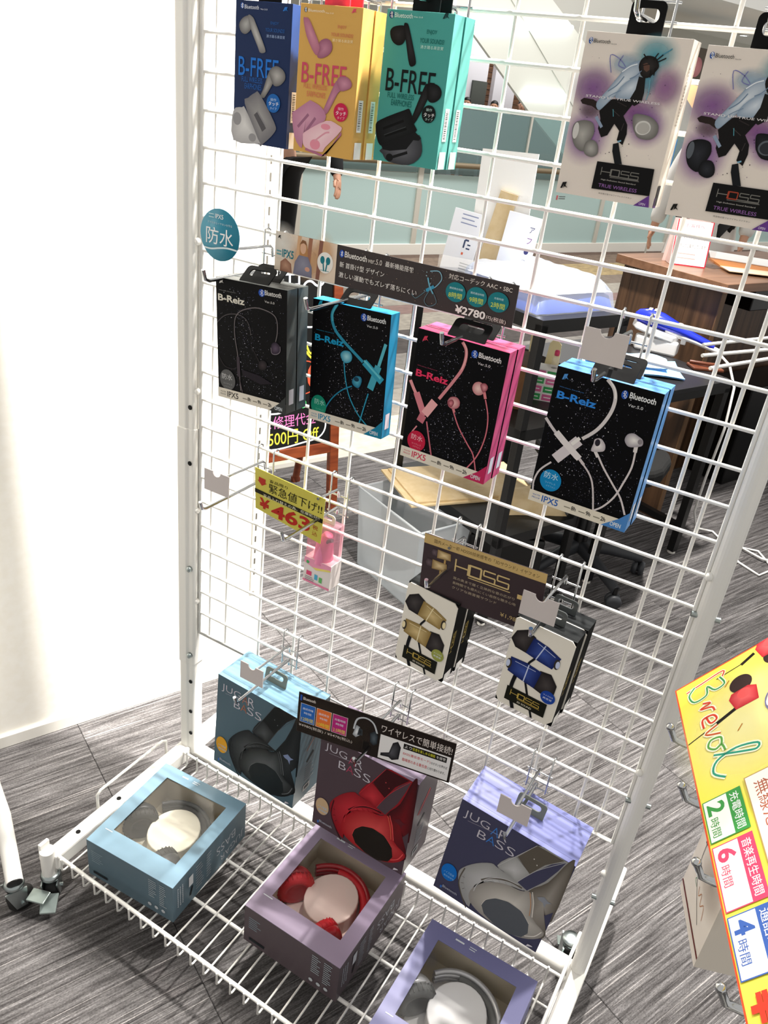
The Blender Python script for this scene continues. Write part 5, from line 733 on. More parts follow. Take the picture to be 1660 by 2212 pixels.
k.text('#b82c22', '¥', 0.013, 0.0145, 0.021, 0.0185, 'h'); k.text('#b82c22', '463', 0.038, 0.0075, 0.076, 0.0245, 'h'); k.text('#b04a2a', '税', 0.119, 0.0165, 0.010, 0.008); k.text('#b04a2a', '込', 0.119, 0.006, 0.010, 0.008); k.build('sign_print', r)
# dark 3D sound sign
r = board('price_sign', 'dark purple brown sign with gold heading and gold earphones, above the gold earphone box', T((0.4205, -0.0615, 0.765)) @ Matrix.Rotation(rad(-2.5), 4, 'Y'), 0.186, 0.098, '#3a2c30')
k = Ink(); k.rect('#c9ac72', 0, 0.083, 0.186, 0.098); k.text('#4a3820', '国内メーカー初 HDSS®技術搭載の「3Dサウンド」イヤフォン', 0.016, 0.0875, 0.160, 0.0062)
for cx, cy, s_ in ((0.028, 0.072, 1.0), (0.022, 0.053, 1.1)):
    k.fan('#6a5a60', '#3a3034', [(cx - 0.016 * s_, cy), (cx - 0.013 * s_, cy + 0.007 * s_), (cx - 0.004 * s_, cy + 0.006 * s_), (cx - 0.004 * s_, cy - 0.006 * s_), (cx - 0.013 * s_, cy - 0.006 * s_)]); k.fan('#e6cfa0', '#8f7346', [(cx - 0.005 * s_, cy + 0.007 * s_), (cx + 0.016 * s_, cy + 0.006 * s_), (cx + 0.017 * s_, cy - 0.005 * s_), (cx - 0.005 * s_, cy - 0.007 * s_)]); k.stroke('#b3925a', 0.003, [(cx + 0.008 * s_, cy - 0.006 * s_), (cx + 0.008 * s_, cy - 0.016 * s_)])
k.hdss(0.053, 0.054, 0.086, 0.020, '#d2b982')
k.text('#b8a890', '耳の奥まで届く立体的な音の広がり', 0.052, 0.041, 0.095, 0.0045); k.text('#b8a890', '長時間でも疲れにくい自然な聴き心地', 0.052, 0.033, 0.098, 0.0045); k.text('#b8a890', 'クリアな高音質サウンド', 0.052, 0.025, 0.070, 0.0045)
k.poly('#d8bc80', [(0.150, 0.046), (0.158, 0.046), (0.158, 0.041), (0.168, 0.050), (0.158, 0.058), (0.158, 0.053), (0.150, 0.053)]); k.text('#cdb37c', '¥1,980+税', 0.130, 0.008, 0.046, 0.0085); k.build('sign_print', r)
crd = tag(obj('blank_card', MB().box(-0.012, 0.012, -0.0006, 0.0006, -0.020, 0.020), CARD), 'blank white card at the left edge of the dark gold headed sign', 'card'); crd.location = (0.425, -0.040, 0.832)
crd.parent = None
# wireless headphone sign
w, h = 0.268, 0.084
r = board('price_sign', 'dark sign about wireless headphones with blue, orange and pink squares, over the maroon box', T((0.268, -0.130, 0.452)) @ Matrix.Rotation(rad(11.5), 4, 'Z'), w, h, '#2f2620')
k = Ink(); k.rect('#241c18', 0.001, 0.001, w - 0.001, h - 0.001)
k.glow('#4a4034', 0.05, 0.04, 0.1, 0.05, 0.6); k.rect('#2d57b0', 0.003, 0.068, 0.0065, 0.080); k.text('#e4ddd4', 'Bluetooth', 0.0085, 0.071, 0.022, 0.0062, 'b')
for i, (c, a, b) in enumerate((('#2d6cc0', '連続待機', '12時間'), ('#ef7a3a', '連続再生', '10時間'), ('#c02c80', '充電時間', '2.5時間'))):
    x = 0.005 + i * 0.0285; k.rect('#e4dcd6', x, 0.024, x + 0.0265, 0.0635); k.rect(c, x + 0.0007, 0.0247, x + 0.0258, 0.0628); k.ctext('#dfe8f4', a, x + 0.0132, 0.053, 0.019, 0.0048); k.ctext('#dfe8f4', '時間', x + 0.0132, 0.044, 0.013, 0.0048); k.ctext('#f0e04a', b, x + 0.0132, 0.031, 0.021, 0.0085, 'b')
k.text('#d8d0c8', '¥4980(税抜) / ¥5478(税込)', 0.004, 0.013, 0.096, 0.0075)
k.stroke('#c9cdd0', 0.003, [(0.100, 0.046), (0.104, 0.068), (0.118, 0.076), (0.132, 0.070), (0.140, 0.052)]); k.fan('#f4f6f8', '#8d9498', [(0.099, 0.034), (0.104, 0.056), (0.110, 0.054), (0.111, 0.036), (0.105, 0.030)]); k.fan('#15171a', '#3a3f44', [(0.107, 0.036), (0.109, 0.052), (0.115, 0.050), (0.116, 0.038)])
k.fan('#5a646c', '#20262c', [(0.130, 0.030), (0.128, 0.048), (0.136, 0.056), (0.142, 0.048), (0.142, 0.030), (0.136, 0.025)]); k.rect('#120e0c', 0.118, 0.010, 0.129, 0.028); k.stroke('#3a342e', 0.0006, [(0.118, 0.010), (0.118, 0.028)])
k.text('#e9e0d8', 'ワイヤレスで簡単接続!', 0.146, 0.0585, 0.118, 0.0165, 'b')
k.rect('#f4f2f0', 0.146, 0.004, w - 0.004, 0.054); k.fan('#5a5a60', '#101014', [(0.150, 0.016), (0.163, 0.018), (0.168, 0.044), (0.176, 0.050), (0.182, 0.040), (0.181, 0.014), (0.170, 0.008), (0.164, 0.012), (0.150, 0.010)])
k.rect('#1d1a18', 0.186, 0.040, 0.258, 0.051); k.text('#f2f0ec', 'より', 0.188, 0.0425, 0.012, 0.006); k.text('#e4e23a', '低音を楽しめる機能', 0.201, 0.0425, 0.038, 0.0064); k.text('#f2f0ec', 'を搭載', 0.241, 0.0425, 0.015, 0.006)
k.text('#d0202c', 'BASS(重低音モード)', 0.187, 0.027, 0.046, 0.0068, 'b'); k.text('#2a2626', 'のボタンを押せば', 0.234, 0.027, 0.027, 0.0058); k.text('#d0202c', '臨場感のある重低音', 0.187, 0.0145, 0.042, 0.0068, 'b'); k.text('#2a2626', 'に切り替わります。', 0.230, 0.0145, 0.029, 0.0058)
k.build('sign_print', r)

# ================================================================== FOREGROUND: sign and hooks of the next rack
nz_ = Vector((0.938, 0.347, 0)); rz_ = Vector((0.347, -0.938, 0)); th = rad(38); uz_ = Vector((0, 0, 1)) * cos(th) + nz_ * sin(th); out = rz_.cross(uz_)
A0 = Vector((0.804, -0.241, 0.90))
def frame(o, u, v, w_): m = Matrix((u, v, w_)).transposed().to_4x4(); m.translation = o; return m
SM = frame(A0, rz_, -out, uz_)      # x along the sign, -y towards the viewer, z up the board
r = thing('price_sign', 'large yellow sign with red border and times in boxes at the right foreground', 'sign'); r.matrix_world = SM
obj('sign_board', MB().box(0, 0.46, 0, 0.0016, 0, 0.165), mat('sign_bright_yellow', '#f4e33c', 0.4), r)
k = Ink(0.0003); k.rect('#e2512c', 0, 0, 0.46, 0.165); k.rect('#f8ec58', 0.0016, 0.0016, 0.4584, 0.1634)
k.glow('#fbf7c0', 0.09, 0.06, 0.09, 0.08, 0.7)
for i, (pc, sc_) in enumerate((((0.012, 0.108), 1.0), ((0.060, 0.068), 1.0))):
    cx, cy = pc; k.stroke('#1c1412', 0.004, [(cx - 0.002, cy - 0.018), (cx + 0.004, cy - 0.034)] if i == 0 else [(cx + 0.008, cy - 0.012), (cx + 0.016, cy - 0.040)]); k.stroke('#2a2018', 0.0012, [(cx + 0.003, cy - 0.030), (cx + 0.005, cy - 0.062)] if i == 0 else [(cx + 0.014, cy - 0.034), (cx + 0.022, cy - 0.066)])
    k.ell('#3a2a28', cx + (0.014 if i == 0 else -0.020), cy, 0.011, 0.012); k.fan('#f07070', '#c02a34', [(cx - 0.012, cy - 0.012), (cx - 0.006, cy - 0.016), (cx + 0.010, cy - 0.012), (cx + 0.010, cy + 0.012), (cx - 0.008, cy + 0.014), (cx - 0.013, cy + 0.006)]); k.ell('#e85a5a', cx - 0.006, cy, 0.006, 0.007)
for a in (0.028, 0.090): k.line('#b87a30', 0.0012, [(a, 0.058), (a + 0.006, 0.052)])
def script(col, w_, pts): k.stroke('#f3f6d8', w_ * 2.4, pts); k.stroke(col, w_, pts)
script('#d8402c', 0.0016, [(0.018, 0.052), (0.010, 0.055), (0.012, 0.030), (0.014, 0.012)])
script('#3a9a5a', 0.0018, [(0.016, 0.050), (0.028, 0.053), (0.030, 0.042), (0.020, 0.035), (0.031, 0.032), (0.032, 0.018), (0.020, 0.014), (0.012, 0.022)])
script('#d84a34', 0.0022, [(0.040, 0.026), (0.044, 0.034), (0.046, 0.022), (0.050, 0.034), (0.056, 0.036)])
script('#d8402c', 0.0022, [(0.060, 0.026), (0.070, 0.029), (0.068, 0.036), (0.061, 0.033), (0.061, 0.022), (0.072, 0.021)])
script('#c85a30', 0.0022, [(0.076, 0.035), (0.081, 0.021), (0.088, 0.036)])
script('#5aa04a', 0.0022, [(0.102, 0.034), (0.093, 0.035), (0.091, 0.025), (0.098, 0.021), (0.104, 0.027), (0.102, 0.034), (0.110, 0.036)])
script('#2f9a80', 0.0022, [(0.110, 0.024), (0.122, 0.052), (0.126, 0.064), (0.120, 0.066), (0.114, 0.046), (0.118, 0.026), (0.130, 0.020), (0.140, 0.030)])
for x0, x1, c, hd, num in ((0.156, 0.200, '#3f9a4a', '充電時間', '2'), (0.204, 0.264, '#f0486c', '音楽再生時間', '6'), (0.268, 0.318, '#3f64b4', '通話時間', '4')):
    k.rect(c, x0, 0.003, x1, 0.040); k.rect('#fffef4', x0 + 0.001, 0.004, x1 - 0.001, 0.0262); k.ctext('#ffffff', hd, (x0 + x1) / 2, 0.0330, (x1 - x0) * 0.86, 0.0085, 'b'); k.text(c, num, x0 + 0.005, 0.0065, 0.0125, 0.0165, 'h'); k.text(c, '時間', x0 + 0.0205, 0.0065, 0.019, 0.0085, 'b')
k.rect('#b89a60', 0.151, 0.0450, 0.455, 0.1200); k.rect('#fffdf0', 0.152, 0.046, 0.454, 0.119); k.text('#b0604a', '無線だから', 0.160, 0.052, 0.078, 0.0130, 'b'); k.text('#b0604a', '自由に動ける', 0.160, 0.074, 0.090, 0.0130, 'b')
k.text('#d8402c', '¥3', 0.326, 0.006, 0.040, 0.026, 'h')
k.fan('#ffffff', '#f4e8e8', [(0.068, 0.092), (0.082, 0.084), (0.098, 0.090), (0.102, 0.110), (0.090, 0.125), (0.072, 0.120), (0.064, 0.105)]); k.ring('#6a6aa0', 0.084, 0.104, 0.019, 0.020, 0.0012)
k.build('sign_print', r)
# stub post and rail of that rack (behind the sign, mostly outside the picture)
rk = thing('hook_rail', 'white rail behind the large yellow sign carrying its chrome hooks', 'rail')
RB = A0 + nz_ * 0.17 + Vector((0, 0, 0.02))
obj('rail_bar', MB().tube([RB - rz_ * 0.02, RB + rz_ * 0.62], 0.008, 12), WHITE, rk); pe = RB + rz_ * 0.62
obj('post', MB().tube([pe + Vector((0, 0, 0.3)), Vector((pe.x, pe.y, 0.0))], 0.016, 14), WHITE, rk); obj('foot', MB().tube([Vector((pe.x, pe.y, 0.02)) - rz_ * 0.12, Vector((pe.x, pe.y, 0.02)) + rz_ * 0.2], 0.018, 12), WHITE, rk)
for i, s in enumerate((0.050, 0.128, 0.212, 0.318)):
    t = thing('display_hook', ['first chrome hook tip from the top along the left edge of the large yellow sign', 'second chrome hook tip from the top along the left edge of the large yellow sign', 'third chrome hook tip from the top along the left edge of the large yellow sign', 'chrome hook tip nearest the lower frame edge beside the large yellow sign'][i], 'hook', RB + rz_ * s, group='hooks beside the large yellow sign')
    n_ = -nz_; d0 = Vector((0, 0, -0.012)); e = n_ * 0.160 + Vector((0, 0, -0.045))
    obj('product_arm', MB().tube([Vector((0, 0, 0.009)) , n_ * 0.012 + Vector((0, 0, 0.0)), n_ * 0.03 + Vector((0, 0, -0.040)), e, e + n_ * 0.012 + Vector((0, 0, 0.004)), e + n_ * 0.019 + Vector((0, 0, 0.017))], 0.0034, 10), CHROME, t)
    obj('arm_tip', MB().blob(e + n_ * 0.0195 + Vector((0, 0, 0.018)), 0.0042, 0.0042, 0.0042, 10, 8), CHROME, t)
# white carton hanging on those hooks
bm_ = RB + rz_ * 0.245 + n_ * 0.145 + Vector((0, 0, -0.225)) if False else None
BX = frame(Vector((0.882, -0.190, 0.600)), rz_, nz_, Vector((0, 0, 1)))
r = thing('earphone_box', 'off-white box with brown stripe hanging on the hooks behind the large yellow sign', 'box'); r.matrix_world = BX
carton(r, 0.105, 0.05, 0.150, mat('carton_offwhite', '#ece3d8', 0.5), mat('carton_offwhite_side', '#e2d9cc', 0.5), mat('carton_offwhite_top', '#ddd4c8', 0.4))
k = Ink(); k.rect('#6b2a24', 0, 0.012, 0.105, 0.0155); k.stroke('#1a1614', 0.007, [(0.016, 0.125), (0.022, 0.100)]); k.stroke('#2a2422', 0.001, [(0.022, 0.100), (0.030, 0.06), (0.075, 0.03)])
k.stroke('#b85a48', 0.001, [(0.020, 0.060), (0.024, 0.072), (0.030, 0.060)]); k.stroke('#5a8a58', 0.001, [(0.030, 0.070), (0.038, 0.064), (0.030, 0.052), (0.040, 0.050)]); k.stroke('#b87a48', 0.001, [(0.046, 0.058), (0.052, 0.050), (0.058, 0.060), (0.064, 0.048), (0.072, 0.058), (0.08, 0.044)]); k.glow('#a89a8c', 0.07, 0.09, 0.05, 0.04, 0.5); k.build('front_print', r)
hangtab(r, 0.105, 0.05, 0.150, TABG, 0.036, 0.05)
# leg of a third rack at the left edge
lg = thing('rack_leg', 'white tubular leg of another rack on a castor at the left frame edge', 'rack')
obj('leg_tube', MB().tube([(-0.385, -0.36, 0.95), (-0.345, -0.345, 0.50), (-0.300, -0.34, 0.22), (-0.225, -0.362, 0.125), (-0.115, -0.424, 0.086)], 0.0150, 16), WHITE, lg)
obj('end_plug', MB().tube([(-0.1155, -0.4237, 0.0862), (-0.1135, -0.4248, 0.0856)], 0.0135, 16), BLACKP, lg)
obj('foot_tube', MB().tube([(-0.345, -0.330, 0.50), (-0.30, -0.352, 0.20), (-0.26, -0.372, 0.12), (-0.20, -0.405, 0.085)], 0.012, 14), WHITE, lg)
castor(lg, -0.128, -0.418, 0.074, rad(-110), False)
pd = MB(); pd.box(0, 0.034, -0.013, 0.013, 0.040, 0.044); obj('brake_pedal', pd, mat('pedal_grey', '#98a4a0', 0.35, 0.6), lg, M=T((-0.105, -0.405, 0)) @ Matrix.Rotation(rad(20), 4, 'Z'), bevel=0.001)
# ================================================================== BEHIND THE RACK
RR = (0, 0, ROOM_ROT)
# ---- chalkboard
cb = thing('chalkboard_sign', 'standing chalkboard in a brown wooden frame with coloured chalk writing beside the white wall', 'sign', RM(0.95, 1.05, 0), RR)
BRN = noise_mat('frame_brown', '#6a2f1a', '#8a4526', 8, 0.45, (1, 1, 6))
lean = Matrix.Rotation(rad(-6), 4, 'X')
for x in (-0.572, -0.036): obj('leg', MB().box(x, x + 0.036, -0.010, 0.014, 0, 0.93), BRN, cb, M=lean, bevel=0.002)
for z in (0.235, 0.885): obj('rail', MB().box(-0.536, -0.036, -0.010, 0.012, z, z + 0.04), BRN, cb, M=lean, bevel=0.002)
obj('slate', MB().box(-0.536, -0.036, -0.003, 0.003, 0.275, 0.885), mat('slate_black', '#0b0c0c', 0.5), cb, M=lean)
for x in (-0.572, -0.036): obj('rear_leg', MB().box(x, x + 0.03, 0.26, 0.28, 0, 0.02).tube([(x + 0.015, 0.27, 0.01), (x + 0.015, 0.10, 0.86)], 0.014, 8), BRN, cb)
k = Ink(0.004); ox = -0.95
def cw_(col, w_, P): k.stroke(col, w_, [(a + ox, b) for a, b in P])
k.text('#e8e04a', '500円 Off', 0.667 + ox, 0.290, 0.200, 0.052, 'b'); k.text('#d878b4', 'と修理代金', 0.650 + ox, 0.352, 0.205, 0.045, 'b'); k.text('#4ac46c', 'しいてる', 0.690 + ox, 0.412, 0.125, 0.05, 'b')
cw_('#e8ecf4', 0.006, [(0.60, 0.42), (0.70, 0.405), (0.80, 0.420), (0.875, 0.390), (0.895, 0.340), (0.87, 0.300), (0.80, 0.288), (0.70, 0.278), (0.60, 0.285)])
k.text('#c8563c', '250', 0.70 + ox, 0.48, 0.17, 0.085); k.ring('#c8563c', 0.78 + ox, 0.52, 0.10, 0.06, 0.004)
cw_('#e4dc48', 0.007, [(0.80, 0.665), (0.83, 0.60), (0.86, 0.672)]); cw_('#e4dc48', 0.007, [(0.81, 0.61), (0.84, 0.582), (0.87, 0.606)])
cw_('#dfe6f4', 0.006, [(0.80, 0.745), (0.85, 0.75), (0.865, 0.71), (0.84, 0.69), (0.80, 0.692)])
k.text('#dfe6f4', '0円～', 0.66 + ox, 0.79, 0.22, 0.075); k.build('chalk_writing', cb, lean)

# ---- black shelf table with papers and plastic bundle
BLK = mat('black_steel', '#151515', 0.4); SHF = mat('shelf_grey', '#55565a', 0.45)
t1 = thing('shelf_table', 'tall black steel shelf table behind the pink and pale blue boxes', 'table', RM(0.96, 0.225, 0), RR)
for x in (0.012, 0.328):
    for y in (0.012, 0.518):
        l_ = obj('leg', MB().box(x - 0.012, x + 0.012, y - 0.012, y + 0.012, 0.012, 0.935), BLK, t1, bevel=0.001); obj('foot_pad', MB().lathe([(0.011, 0), (0.013, 0.003), (0.011, 0.012)], 14, T((x, y, 0))), mat('foot_white', '#dedad2', 0.5), l_)
for z in (0.935, 0.635, 0.30):
    obj('frame_bar', MB().box(0, 0.34, 0, 0.024, z - 0.022, z).box(0, 0.34, 0.506, 0.53, z - 0.022, z).box(0, 0.024, 0.024, 0.506, z - 0.022, z).box(0.316, 0.34, 0.024, 0.506, z - 0.022, z), BLK, t1)
    obj('shelf', MB().box(0, 0.34, 0, 0.53, z, z + 0.012), BLK, t1)
BUN = mat('bundle_blue', '#3f5fb4', 0.35, coat=0.5); WRAP = clear_mat('bundle_wrap', '#f4f8ff', 0.14, 0.10, 0.14, '#eef4ff')
bd = thing('wrapped_bundle', 'plastic wrapped white and blue bundle on top of the black shelf table', 'package', RM(1.135, 0.43, 0.947), RR)
def pillow(sx, sy, sz, n=14, seed=1, z0=0):
    rn = random.Random(seed); vs = []; fs = []
    for i in range(n + 1):
        for j in range(n + 1):
            u, v = i / n * 2 - 1, j / n * 2 - 1; e = (1 - u ** 6) * (1 - v ** 6)
            vs.append((u * sx, v * sy, z0 + sz * e ** 0.4 * (1 + 0.12 * sin(5 * u + seed) * cos(4 * v)) + rn.uniform(-1, 1) * sz * 0.02))
    m = len(vs); vs += [(x, y, z0 + (z - z0) * 0.02) for x, y, z in vs]
    for i in range(n):
        for j in range(n):
            a = i * (n + 1) + j; q = (a, a + n + 1, a + n + 2, a + 1); fs += [q, tuple(m + t_ for t_ in q[::-1])]
    return MB().add(vs, fs, True)
obj('blue_cloth', pillow(0.158, 0.163, 0.048, seed=2), BUN, bd, (0, 0, 0.002)); obj('white_cloth', pillow(0.14, 0.145, 0.030, seed=5, z0=0.046), mat('bundle_white', '#eef2f6', 0.6), bd); obj('plastic_wrap', pillow(0.160, 0.165, 0.084, 18, 9), WRAP, bd)
# papers standing behind the bundle
PAP = mat('paper_white', '#f7f6f2', 0.6); KRA = noise_mat('kraft_paper', '#cdb487', '#d8c29a', 30, 0.7)
base = Vector((-0.115, 1.31, 0.948)); pr_ = rad(8)
def sheet(name, label, cat, x, y, z, w_, h_, mt, lean_, roll, ink=None, t_=0.004, grp=None):
    q = thing(name, label, cat, (x, y, z), (lean_, roll, pr_), grp); obj('sheet', MB().box(-w_ / 2, w_ / 2, 0, t_, 0, h_), mt, q)
    if ink: ink.build('print', q)
    return q
sheet('white_sheet', 'tall blank white board standing among papers on the black shelf table', 'board', -0.118, 1.335, 0.948, 0.165, 0.350, PAP, rad(-3), rad(-2), None, 0.006)
sheet('kraft_envelope', 'long tan paper envelope standing in front of the white board', 'envelope', -0.145, 1.318, 0.948, 0.054, 0.245, KRA, rad(-4), rad(9), None, 0.005)
k = Ink(); k.line('#3a4868', 0.005, [(0.008, 0.075), (0.008, 0.098), (0.020, 0.098)]); k.line('#3a4868', 0.004, [(0.016, 0.075), (0.028, 0.075)]); k.line('#3a4868', 0.004, [(0.018, 0.086), (0.028, 0.086)]); k.bars('#8a94b4', -0.02, 0.165, 0.06, 3, 0.012, 0.003, ART_R); k.rect('#d8684c', 0.006, 0.055, 0.012, 0.062); k.bars('#9aa0a8', 0.01, 0.03, 0.05, 4, 0.008, 0.003, ART_R)
sheet('leaflet', 'white leaflet with faint blue print at the left of the tan envelope', 'leaflet', -0.225, 1.290, 0.948, 0.095, 0.178, mat('leaflet_white', '#eceef4', 0.6), rad(-6), rad(6), k)
k = Ink()
for i, (tx, c) in enumerate((('ア', '#3a3a6a'), ('フ', '#7a4a8a'), ('・', '#3a3a6a'), ('2', '#2a3050'))): k.text(c, tx, 0.022, 0.150 - i * 0.030, 0.014, 0.016)
k.bars('#3c4038', -0.05, 0.022, 0.06, 2, 0.010, 0.006, ART_R)
sheet('leaflet', 'white leaflet with purple characters at the right of the tan envelope', 'leaflet', -0.055, 1.305, 0.948, 0.100, 0.195, mat('leaflet_white', '#eceef4', 0.6), rad(-5), rad(5), k)
ah = thing('paper_holder', 'clear acrylic holder keeping the papers upright on the black shelf table', 'holder', (-0.14, 1.30, 0.947), (0, 0, pr_)); obj('front_wall', MB().box(-0.13, 0.13, -0.026, -0.023, 0, 0.05), CLEAR, ah); obj('back_wall', MB().box(-0.13, 0.13, 0.062, 0.065, 0, 0.12), CLEAR, ah); obj('floor_plate', MB().box(-0.13, 0.13, -0.026, 0.065, 0, 0.002), CLEAR, ah)
# small goods on the middle shelf
def small_box(label, a, b, z, w_, d_, h_, cols, seed):
    q = thing('small_box', label, 'box', RM(a, b, z), (0, 0, rad(18)), 'small goods on the middle shelf'); obj('carton', MB().box(-w_ / 2, w_ / 2, -d_ / 2, d_ / 2, 0, h_), mat('smallbox_' + cols[0], cols[0], 0.5), q)
    k = Ink(); s_ = h_ / 2
    for i in range(3):
        for j in range(2):
            x = -w_ / 2 + (i + 0.5) * w_ / 3; k.rect(cols[1 + (i + j) % 2], x - w_ / 7, (j + 0.12) * s_, x + w_ / 7, (j + 0.88) * s_); k.line('#f4f4f0', 0.003, [(x - 0.01, (j + 0.5) * s_), (x + 0.01, (j + 0.5) * s_)])
    k.build('print', q, T((0, -d_ / 2, 0))); return q
small_box('lower small white box with green and pink squares on the middle shelf', 1.235, 0.40, 0.647, 0.11, 0.07, 0.048, ('#e8e6e2', '#3fa45c', '#d86a9c'), 1)
small_box('upper small white box with green and pink squares stacked on the lower one', 1.238, 0.40, 0.695, 0.105, 0.065, 0.046, ('#e9e7e3', '#4aa862', '#dd76a4'), 2)
bt_ = thing('small_bottle', 'small clear bottle with a pink cap on the middle shelf', 'bottle', RM(1.24, 0.40, 0.741)); obj('bottle_body', MB().lathe([(0.010, 0), (0.011, 0.004), (0.011, 0.028), (0.006, 0.034), (0.006, 0.038)], 16), CLEAR, bt_); obj('cap', MB().lathe([(0.0075, 0.038), (0.0075, 0.05), (0.005, 0.054)], 14), mat('cap_pink', '#e0456f', 0.4), bt_)
bb = thing('storage_box', 'brown cardboard box on the middle shelf beside the small boxes', 'box', RM(1.07, 0.44, 0.647), (0, 0, rad(20))); obj('carton', MB().box(-0.07, 0.07, -0.06, 0.06, 0, 0.13), noise_mat('box_brown', '#59391c', '#6b4724', 12, 0.6), bb, bevel=0.002)
k = Ink(); k.bars('#b98a4a', -0.05, 0.05, 0.05, 4, 0.010, 0.003, ART_R); k.build('print', bb, T((0, -0.06, 0))); obj('flap', MB().box(-0.07, 0.07, 0.06, 0.1, 0.126, 0.129), noise_mat('box_brown', '#59391c', '#6b4724', 12), bb)
yp = thing('paper_glove', 'pale yellow paper glove shape hanging over the middle shelf', 'paper', RM(1.26, 0.46, 0.647), (0, 0, rad(15)))
obj('paper', MB().prism([(-0.04, 0), (0.075, 0), (0.06, 0.03), (0.045, 0.06), (0.04, 0.15), (0.02, 0.17), (0.005, 0.15), (0.0, 0.07), (-0.02, 0.10), (-0.03, 0.17), (-0.055, 0.17), (-0.052, 0.09)], 0, 0.006, XZ), mat('paper_yellow', '#f0e2b0', 0.6), yp)
# flat cartons on the lower shelf, black bag, clear bin
fc = thing('cardboard_sheet', 'flat tan cardboard lying on the lower shelf of the black table', 'cardboard', RM(1.10, 0.55, 0.3125), (0, 0, rad(52))); obj('panel', MB().box(-0.24, 0.22, -0.13, 0.13, 0, 0.007), KRA, fc, bevel=0.001); obj('folded_panel', MB().box(-0.22, 0.20, -0.12, 0.12, 0.007, 0.014), KRA, fc, bevel=0.001)
kb = thing('kraft_bag', 'crumpled tan paper bag lying on black pouches on the lower shelf', 'bag', RM(1.20, 0.34, 0.3125), (0, 0, rad(40))); obj('bag_body', pillow(0.10, 0.06, 0.05, 10, 4), KRA, kb)
bg = thing('black_case', 'black case standing on the floor under the black shelf table', 'case', RM(1.17, 0.40, 0)); obj('case_body', MB().box(-0.12, 0.12, -0.09, 0.09, 0, 0.225), mat('case_black', '#0c0c0c', 0.4), bg, rot=(0, 0, rad(30)), bevel=0.012); obj('case_handle', MB().tube([(-0.04, 0, 0.22), (-0.03, 0, 0.245), (0.03, 0, 0.245), (0.04, 0, 0.22)], 0.006, 8), BLACKP, bg, rot=(0, 0, rad(30)))
bn = thing('storage_bin', 'clear frosted plastic bin standing on the floor before the black table', 'bin', RM(0.90, 0.545, 0), (0, 0, ROOM_ROT))
BIN = clear_mat('bin_plastic', '#eef2f4', 0.08, 0.2, 0.30, '#f4f6f7')
b = MB(); bw_, bd_, bh = 0.10, 0.165, 0.285
for sx, sy, n_ in ((0, -1, 'x'), (0, 1, 'x'), (-1, 0, 'y'), (1, 0, 'y')):
    q = MB()
    if n_ == 'x': q.add([(-bw_ * 0.86, sy * bd_ * 0.9, 0.004), (bw_ * 0.86, sy * bd_ * 0.9, 0.004), (bw_, sy * bd_, bh), (-bw_, sy * bd_, bh), (-bw_ * 0.86, sy * (bd_ * 0.9 - 0.003), 0.004), (bw_ * 0.86, sy * (bd_ * 0.9 - 0.003), 0.004), (bw_, sy * (bd_ - 0.003), bh), (-bw_, sy * (bd_ - 0.003), bh)], [(0, 1, 2, 3), (7, 6, 5, 4), (0, 4, 5, 1), (1, 5, 6, 2), (2, 6, 7, 3), (3, 7, 4, 0)])
    else: q.add([(sx * bw_ * 0.86, -bd_ * 0.9, 0.004), (sx * bw_ * 0.86, bd_ * 0.9, 0.004), (sx * bw_, bd_, bh), (sx * bw_, -bd_, bh), (sx * (bw_ * 0.86 - 0.003), -bd_ * 0.9, 0.004), (sx * (bw_ * 0.86 - 0.003), bd_ * 0.9, 0.004), (sx * (bw_ - 0.003), bd_, bh), (sx * (bw_ - 0.003), -bd_, bh)], [(0, 1, 2, 3), (7, 6, 5, 4), (0, 4, 5, 1), (1, 5, 6, 2), (2, 6, 7, 3), (3, 7, 4, 0)])
    obj('bin_wall', q, BIN, bn)
obj('bin_floor', MB().box(-bw_ * 0.86, bw_ * 0.86, -bd_ * 0.9, bd_ * 0.9, 0.0, 0.004), BIN, bn); obj('bin_rim', MB().tube([(-bw_, -bd_, bh), (bw_, -bd_, bh), (bw_, bd_, bh), (-bw_, bd_, bh), (-bw_, -bd_, bh)], 0.004, 8), BIN, bn)

# ---- low black table with steam iron, blue cloth, brown wallet
t2 = thing('low_table', 'low black steel table with a steam iron and blue cloth on it', 'table', RM(1.46, 0.245, 0), RR)
for x in (0.014, 0.486):
    for y in (0.014, 0.506):
        l_ = obj('leg', MB().box(x - 0.014, x + 0.014, y - 0.014, y + 0.014, 0.012, 0.655), BLK, t2, bevel=0.001); obj('foot_pad', MB().lathe([(0.012, 0), (0.015, 0.003), (0.012, 0.012)], 14, T((x, y, 0))), mat('foot_white', '#dedad2', 0.5), l_)
obj('frame_bar', MB().box(0, 0.5, 0, 0.028, 0.64, 0.668).box(0, 0.5, 0.492, 0.52, 0.64, 0.668).box(0, 0.028, 0.028, 0.492, 0.64, 0.668).box(0.472, 0.5, 0.028, 0.492, 0.64, 0.668), BLK, t2)
obj('low_bar', MB().box(0.472, 0.496, 0.028, 0.492, 0.10, 0.125), BLK, t2); obj('table_top', MB().box(-0.002, 0.502, -0.002, 0.522, 0.668, 0.682), mat('table_black', '#262628', 0.3), t2, bevel=0.001)
cl = thing('blue_cloth', 'folded light blue cloth spread on the low black table', 'cloth', RM(1.74, 0.44, 0.6825), (0, 0, rad(30)))
